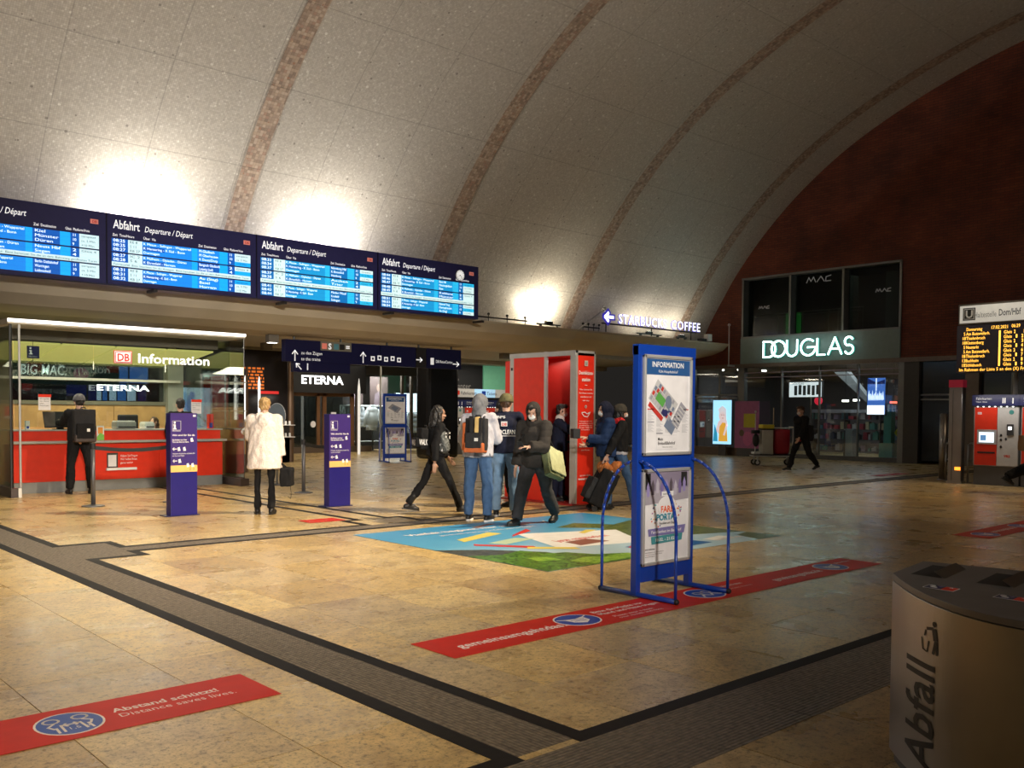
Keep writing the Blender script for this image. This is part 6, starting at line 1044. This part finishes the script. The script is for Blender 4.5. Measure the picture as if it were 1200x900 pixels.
MB().tube([c+V((.1, -.15, .02)), c+V((.12, -.2, -.1)), c+V((.1, -.1, -.18)), c+V((.05, 0, -.16))], .004, 5).build('loose_strap', BK, t)
t = attach(J, 'flower_bundle', 'white crumpled bundle held in front of the white fur coat', 'bundle'); q = MB(); c = J['hand0']+V((-.12, .12, .14))
for i in range(9): q.ball(c+V((random.uniform(-.1, .1), random.uniform(-.06, .06), random.uniform(-.08, .16))), random.uniform(.04, .08))
link('paper_wrap', remesh(q, .011, 'w', 1, .012, 22), M('bundle_white', (.7, .7, .70), .7), t); MB().ball(c+V((-.05, -.05, .1)), .02).ball(c+V((.05, -.08, .0)), .018).build('dark_spot', BLACK, t)
# 5 striding woman in black
J = person('person all in black striding right with a white-lettered backpack', 8.55, 11.1, -22, 1.70, legs=((-24, 1, 12, 8), (27, 1, 4, -14)), arms=((15, 8, 25, 0), (-18, 8, 15, 0)), top=dict(c=BK, t=.03, hem=.02), pants=(BK, .0), shoes=(SB, LB, 1), hair=(HBK, 'long'), head=(0, -4), slim=.85, skin=SKD)
t, m_ = backpack(J, 'small black backpack with white lettering on the striding person in black', .26, .32, .12, BK, BK, z=.12); q = Face((0, 0, 0), (-1, 0, 0))
vs, fs = textgeo('WALK', .12, bold=.02, width=.22); lab = MB().add([m_ @ V((v.x-.11, -.195, v.y+.06)) for v in vs], [f[::1] for f in fs]).build('lettering', LW, t); vs, fs = textgeo('WALK', .12, bold=.02, width=.2); MB().add([m_ @ V((.133, -.14+v.x*.65, v.y+.07)) for v in vs], fs).build('lettering', LW, t)
SP = M('scarf_check', (.10, .11, .11), .8, var=.9, scale=40); t = attach(J, 'patterned_scarf', 'black and white dotted cloth over the shoulder of the striding person', 'scarf'); link('cloth_fold', remesh(MB().caps(J['P'](.34, .16)+V((0, .02, 0)), J['P'](.16, .2)+V((0, .06, 0)), .09, .1), .012, 's', 2, .015, 10), SP, t)
for i in range(26): a = random.uniform(-1.5, 1.6); z_ = random.uniform(.1, .38); MB().ball(J['P'](z_, .18)+V((.095*cos(a), .05+.095*sin(a), 0)), .012, n=6, m=4).build('white_dot', LW, t)
# 6 grey hood, jeans, orange backpack
HD = cloth((.16, .17, .19), 'hood_grey'); JW = cloth((.50, .50, .56), 'jacket_pale')
J = person('person in a pale grey jacket and grey hood with blue jeans seen from behind', 8.25, 9.76, 32, 1.77, legs=((2, 5, 2), (-3, 6, 2)), arms=((15, 10, 22, 0), (20, 10, 70, 30)), top=dict(c=JW, t=.05, hem=-.05, noise=.014), pants=(DNB, .02), shoes=(SB, WSO), hood=HD, head=(-10, -10), lean=3)
link('jacket_hem', remesh(MB().cone(J['P'](.09), J['P'](-.055), .206, .214, 20, .8, .8, side=(1, 0, 0)), .012, 'h', 2, .006), cloth((.16, .17, .21), 'hem_grey'), J['root'])
OR = M('pack_orange', (.50, .12, .03), .6, bump=.4, bscale=30); YE = M('pack_yellow', (.75, .52, .20), .6)
t, m_ = backpack(J, 'black backpack with orange sides and yellow flap on the person in the grey hood', .29, .44, .16, BK2, BK2, panel=BK, base=OR, label_c=WHITE, z=.04, off=.05); link('side_pocket', remesh(MB().box((-.185, -.15, .0), (-.12, .0, .38), m_), .012, 'p', 4, .006, 10), OR, t); link('yellow_panel', remesh(MB().box((.01, -.215, .2), (.085, -.17, .45), m_), .011, 'p', 3, .005, 10), YE, t)
MB().box((-.05, -.235, .24), (.0, -.215, .46), m_).build('black_stripe', BLACK, t); MB().box((.08, -.235, .2), (.11, -.19, .44), m_).build('black_stripe', BLACK, t)
# 7 olive cap, lettered jacket
J = person('person in an olive cap and navy jacket with white lettering on the back', 8.93, 9.95, 42, 1.79, legs=((2, 4, 2), (-4, 5, 3)), arms=((12, 9, 30, 0), (12, 9, 30, 0)), top=dict(c=NV, t=.045, hem=-.03), pants=(DNL, .02), shoes=(SB, WSO), hair=(HBR, 'short'), head=(-8, -6), hat=M('cap_olive', (.13, .12, .05), .8))
up_ = J['up']; F7 = Face(J['P'](.22)+V((-.15, -.187, 0)), (1, 0, 0), up_, parent=J['root']); F7.text('PROCLEAN', 0, .02, .085, LW, 0, bold=.03, width=.30); F7.box('reflective_band', -.01, -.015, .32, .018, 0, .004, M('band_grey', (.45, .45, .47), .4)); F7.box('logo_patch', .1, .13, .09, .07, 0, .004, PAPER); F7.text('DB', .11, .14, .055, RED, .006, bold=.03); F7.text('BPS', .04, .245, .05, LW, .012, bold=.03, width=.12)
# 7b dark-haired person between them
person('person with curly black hair half hidden between the grey hood and the olive cap', 9.75, 10.9, 120, 1.72, top=dict(c=BK, t=.04, hem=-.05), pants=(BK, .015), shoes=(SB, LB), hair=(HBK, 'curly'), arms=((10, 6, 20, 0), (10, 6, 20, 0)))
# 8 person walking with phone, hooded
J = person('person in a black hooded puffer jacket and white mask walking with a phone', 8.62, 9.0, 197, 1.72, legs=((-18, 2, 16, 12), (24, 2, 6, -6)), arms=((22, 8, 70, 22), (2, 8, 14, 0)), lean=5, top=dict(c=PUFF, t=.055, hem=-.09, quilt=.007, noise=.006), pants=(cloth((.06, .06, .065), 'grey_jeans'), .03), shoes=(SB, LB), hood=PUFF, mask=MASKW, head=(12, -16), hair=(HBK, 'short'))
t = attach(J, 'phone', 'black phone held by the person in the hooded puffer jacket', 'phone'); c = J['hand0']; pm = Matrix.Translation(c+V((.01, .03, .03))) @ Matrix.Rotation(R(50), 4, 'X'); MB().box((-.037, -.075, -.004), (.037, .075, .004), pm).build('case', BLACK, t, bev=.003); MB().box((-.033, -.07, .0041), (.033, .07, .005), pm).build('screen', M('phone_screen', (.03, .04, .06), .1), t)
TG = cloth((.45, .48, .28), 'tote_green'); t = attach(J, 'tote_bag', 'pale green cloth bag slung at the side of the person with the phone', 'bag'); c = J['P'](.0, -.26)
tmx = Matrix.Translation(c) @ Matrix.Rotation(R(22), 4, 'Y') @ Matrix.Rotation(R(20), 4, 'X'); q = MB().box((-.05, -.17, -.24), (.05, .16, .16), tmx); link('bag_body', remesh(q, .012, 'b', 5, .012, 8), cloth((.16, .19, .10), 'tote_dark'), t)
q = MB().box((-.075, -.19, -.2), (-.052, .15, .17), tmx); link('flap', remesh(q, .009, 'b', 2, .006, 8), TG, t); MB().tube([tmx @ V((0, -.15, .14)), J['P'](.3, -.17)+V((0, -.1, 0)), J['P'](.53, -.02)+V((0, -.02, .03)), J['P'](.3, .1)+V((0, .2, 0))], .012).build('strap', BK, t)
# 9 person behind, brown scarf, white shoes
person('person in black with white shoes and an orange-brown scarf, behind the phone walker', 13.0, 14.1, 215, 1.66, top=dict(c=BK, t=.04, hem=-.35, name='coat'), pants=(BK, .01), shoes=(SW, WSO), hair=(HBK, 'curly'), scarf=M('scarf_brown', (.32, .12, .04), .8), skin=SKD)
# 10 person in the booth holding a tablet
J = person('person in a navy jacket with white hood inside the red booth holding a grey tablet', 11.2, 11.12, -55, 1.68, legs=((4, 3, 4), (-3, 3, 3)), arms=((48, 6, 55, 8), (58, 6, 52, 8)), top=dict(c=NV, t=.035, hem=-.03, collar=M('hood_white', (.72, .70, .66), .8)), pants=(NV, .015), shoes=(SB, LB), hair=(HBK, 'short'), head=(0, -8), mask=MASKW)
t = attach(J, 'tablet', 'light grey tablet held up in the red booth', 'tablet'); c = (J['hand0']+J['hand1'])/2+V((0, .03, .05)); pm = Matrix.Translation(c) @ Matrix.Rotation(R(-20), 4, 'X'); MB().box((-.13, -.006, -.09), (.13, .006, .09), pm).build('case', M('tablet_grey', (.45, .43, .47), .4), t, bev=.004)
# 11 blue puffer
J = person('person in a blue puffer jacket with raised hood facing the red booth panel', 10.9, 9.75, 150, 1.70, legs=((4, 3, 4), (-4, 3, 3)), arms=((22, 4, 75, 18), (8, 4, 70, 20)), top=dict(c=BLP, t=.055, hem=-.08, quilt=.007), pants=(DNB, .01), shoes=(SB, LB), hood=NV, head=(0, -6), mask=MASKW)
t = attach(J, 'black_camera_bag', 'small black box-shaped bag held in front of the blue puffer jacket', 'bag'); c = J['hand0']+V((.0, .08, .08)); link('case', remesh(MB().box((c.x-.09, c.y-.05, c.z-.08), (c.x+.09, c.y+.07, c.z+.07)), .011, 'b', 2), BLACK, t)
t = attach(J, 'rucksack', 'black rucksack on the back of the blue puffer jacket', 'backpack'); c = J['P'](.12)+V((0, -.27, 0)); link('main_pocket', remesh(MB().box((-.15, c.y-.1, c.z), (.15, c.y+.1, c.z+.42)), .012, 'b', 6, .01, 8), BK, t)
# 12 red scarf woman with suitcase
J = person('person in a red scarf and black jacket pulling a suitcase to the right', 11.04, 9.64, -32, 1.70, legs=((-26, 1, 14, 12), (20, 1, 5, -8)), arms=((0, 8, 15, 0), (-32, 10, 6, 0)), top=dict(c=BK, t=.04, hem=.04), pants=(DNB, .01), shoes=(SB, LB, 1), hair=(HBK, 'long'), scarf=M('scarf_red', (.62, .015, .02), .8), hat=M('beanie_olive', (.05, .045, .035), .9), mask=MASKW, head=(0, -2))
link('white_shirt_hem', remesh(MB().cone(J['P'](.06), J['P'](-.01), .185, .19, 20, .78, .78, side=(1, 0, 0)), .012, 'h', 2, .005), JW, J['root'])
MB().box((-.2, 0, 0), (.2, .012, .03), Matrix.Translation(J['P'](.12)+V((0, .165, 0)))).build('white_stripe', LW, J['root'])
t = thing('suitcase', 'black trolley suitcase with handle, tilted behind the person in the red scarf', 'suitcase', (10.55, 9.72, 0), R(-32)); Tm = Matrix.Translation((0, 0, .09)) @ Matrix.Rotation(R(26), 4, 'Y')
link('shell', remesh(MB().box((-.14, -.2, 0), (.14, .2, .58), Tm), .014, 'b', 5, .008, 7), BK, t); link('front_pocket', remesh(MB().box((-.22, -.16, .05), (-.12, .16, .4), Tm), .013, 'b', 5, .008, 7), BK2, t)
for s in (-1, 1): MB().cone((-.02, s*.16-.02, .045), (-.02, s*.16+.02, .045), .045, .045, 16).build('wheel', RUBBER, t)
hn = J['root'].matrix_basis @ J['hand1']; hl_ = t.matrix_basis.inverted() @ hn
for s in (-1, 1): MB().tube([Tm @ V((.1, s*.08, .55)), hl_+V((0, s*.05, 0))], .009).build('pull_rod', ALU, t)
MB().tube([hl_+V((0, -.06, 0)), hl_+V((0, .06, 0))], .014).build('handle', BLACK, t)
t = thing('travel_cushion', 'orange and blue patterned bundle lying on top of the black suitcase', 'bundle', tuple(t.matrix_basis @ (Tm @ V((0, 0, .6)))), R(-32)); q = MB()
for i in range(7): q.ball((random.uniform(-.12, .12), random.uniform(-.14, .14), random.uniform(0, .06)), random.uniform(.06, .09))
link('cloth', remesh(q, .011, 'b', 2, .014, 16), M('bundle_orange', (.40, .13, .03), .8, var=.5, scale=14), t); MB().ball((-.12, -.05, -.02), (.05, .12, .06)).build('blue_fold', M('fold_blue', (.05, .07, .25), .8), t, True)
# 13 passer-by in front of the perfume shop
J = person('person in a dark jacket and white mask walking left past the perfume shop', 22.45, 13.1, 160, 1.82, legs=((-20, 2, 20, 14), (24, 2, 6, -4)), arms=((18, 8, 20, 0), (-20, 8, 12, 0)), lean=4, top=dict(c=BK, t=.045, hem=-.05), pants=(BK, .02), shoes=(SB, WSO), hair=(HBR, 'short'), mask=MASKW, head=(10, -5))
t = attach(J, 'shoulder_bag', 'dark bag with reddish side hanging behind the walker at the perfume shop', 'bag'); c = J['P'](.0, .05)+V((0, -.24, 0)); link('bag_body', remesh(MB().box((c.x-.14, c.y-.08, c.z-.1), (c.x+.14, c.y+.1, c.z+.32)), .014, 'b', 5, .01, 8), BK2, t); link('side_pocket', remesh(MB().box((c.x-.10, c.y+.30, c.z-.12), (c.x+.02, c.y+.38, c.z+.1)), .012, 'b', 3), M('bag_red', (.35, .02, .03), .6), t)
# 14 person leaving the frame on the right
J = person('person in black striding out of the picture at the right edge', 19.35, 6.15, -44, 1.75, legs=((-42, 2, 22, 30), (30, 2, 8, -8)), arms=((30, 8, 40, 0), (-32, 12, 30, 0)), lean=10, top=dict(c=BK, t=.04, hem=-.1), pants=(BK, .045), shoes=(SB, LB), hair=(HBK, 'short'))
t = attach(J, 'shoulder_bag', 'tan brown bag at the right picture edge above the trailing leg', 'bag'); c = J['P'](.02, -.1)+V((0, -.32, .12)); link('bag_body', remesh(MB().box((c.x-.14, c.y-.1, c.z-.14), (c.x+.14, c.y+.08, c.z+.16)), .014, 'b', 6, .01, 8), M('bag_tan', (.28, .16, .07), .7), t)
bpy.data.scenes.remove(TMP)
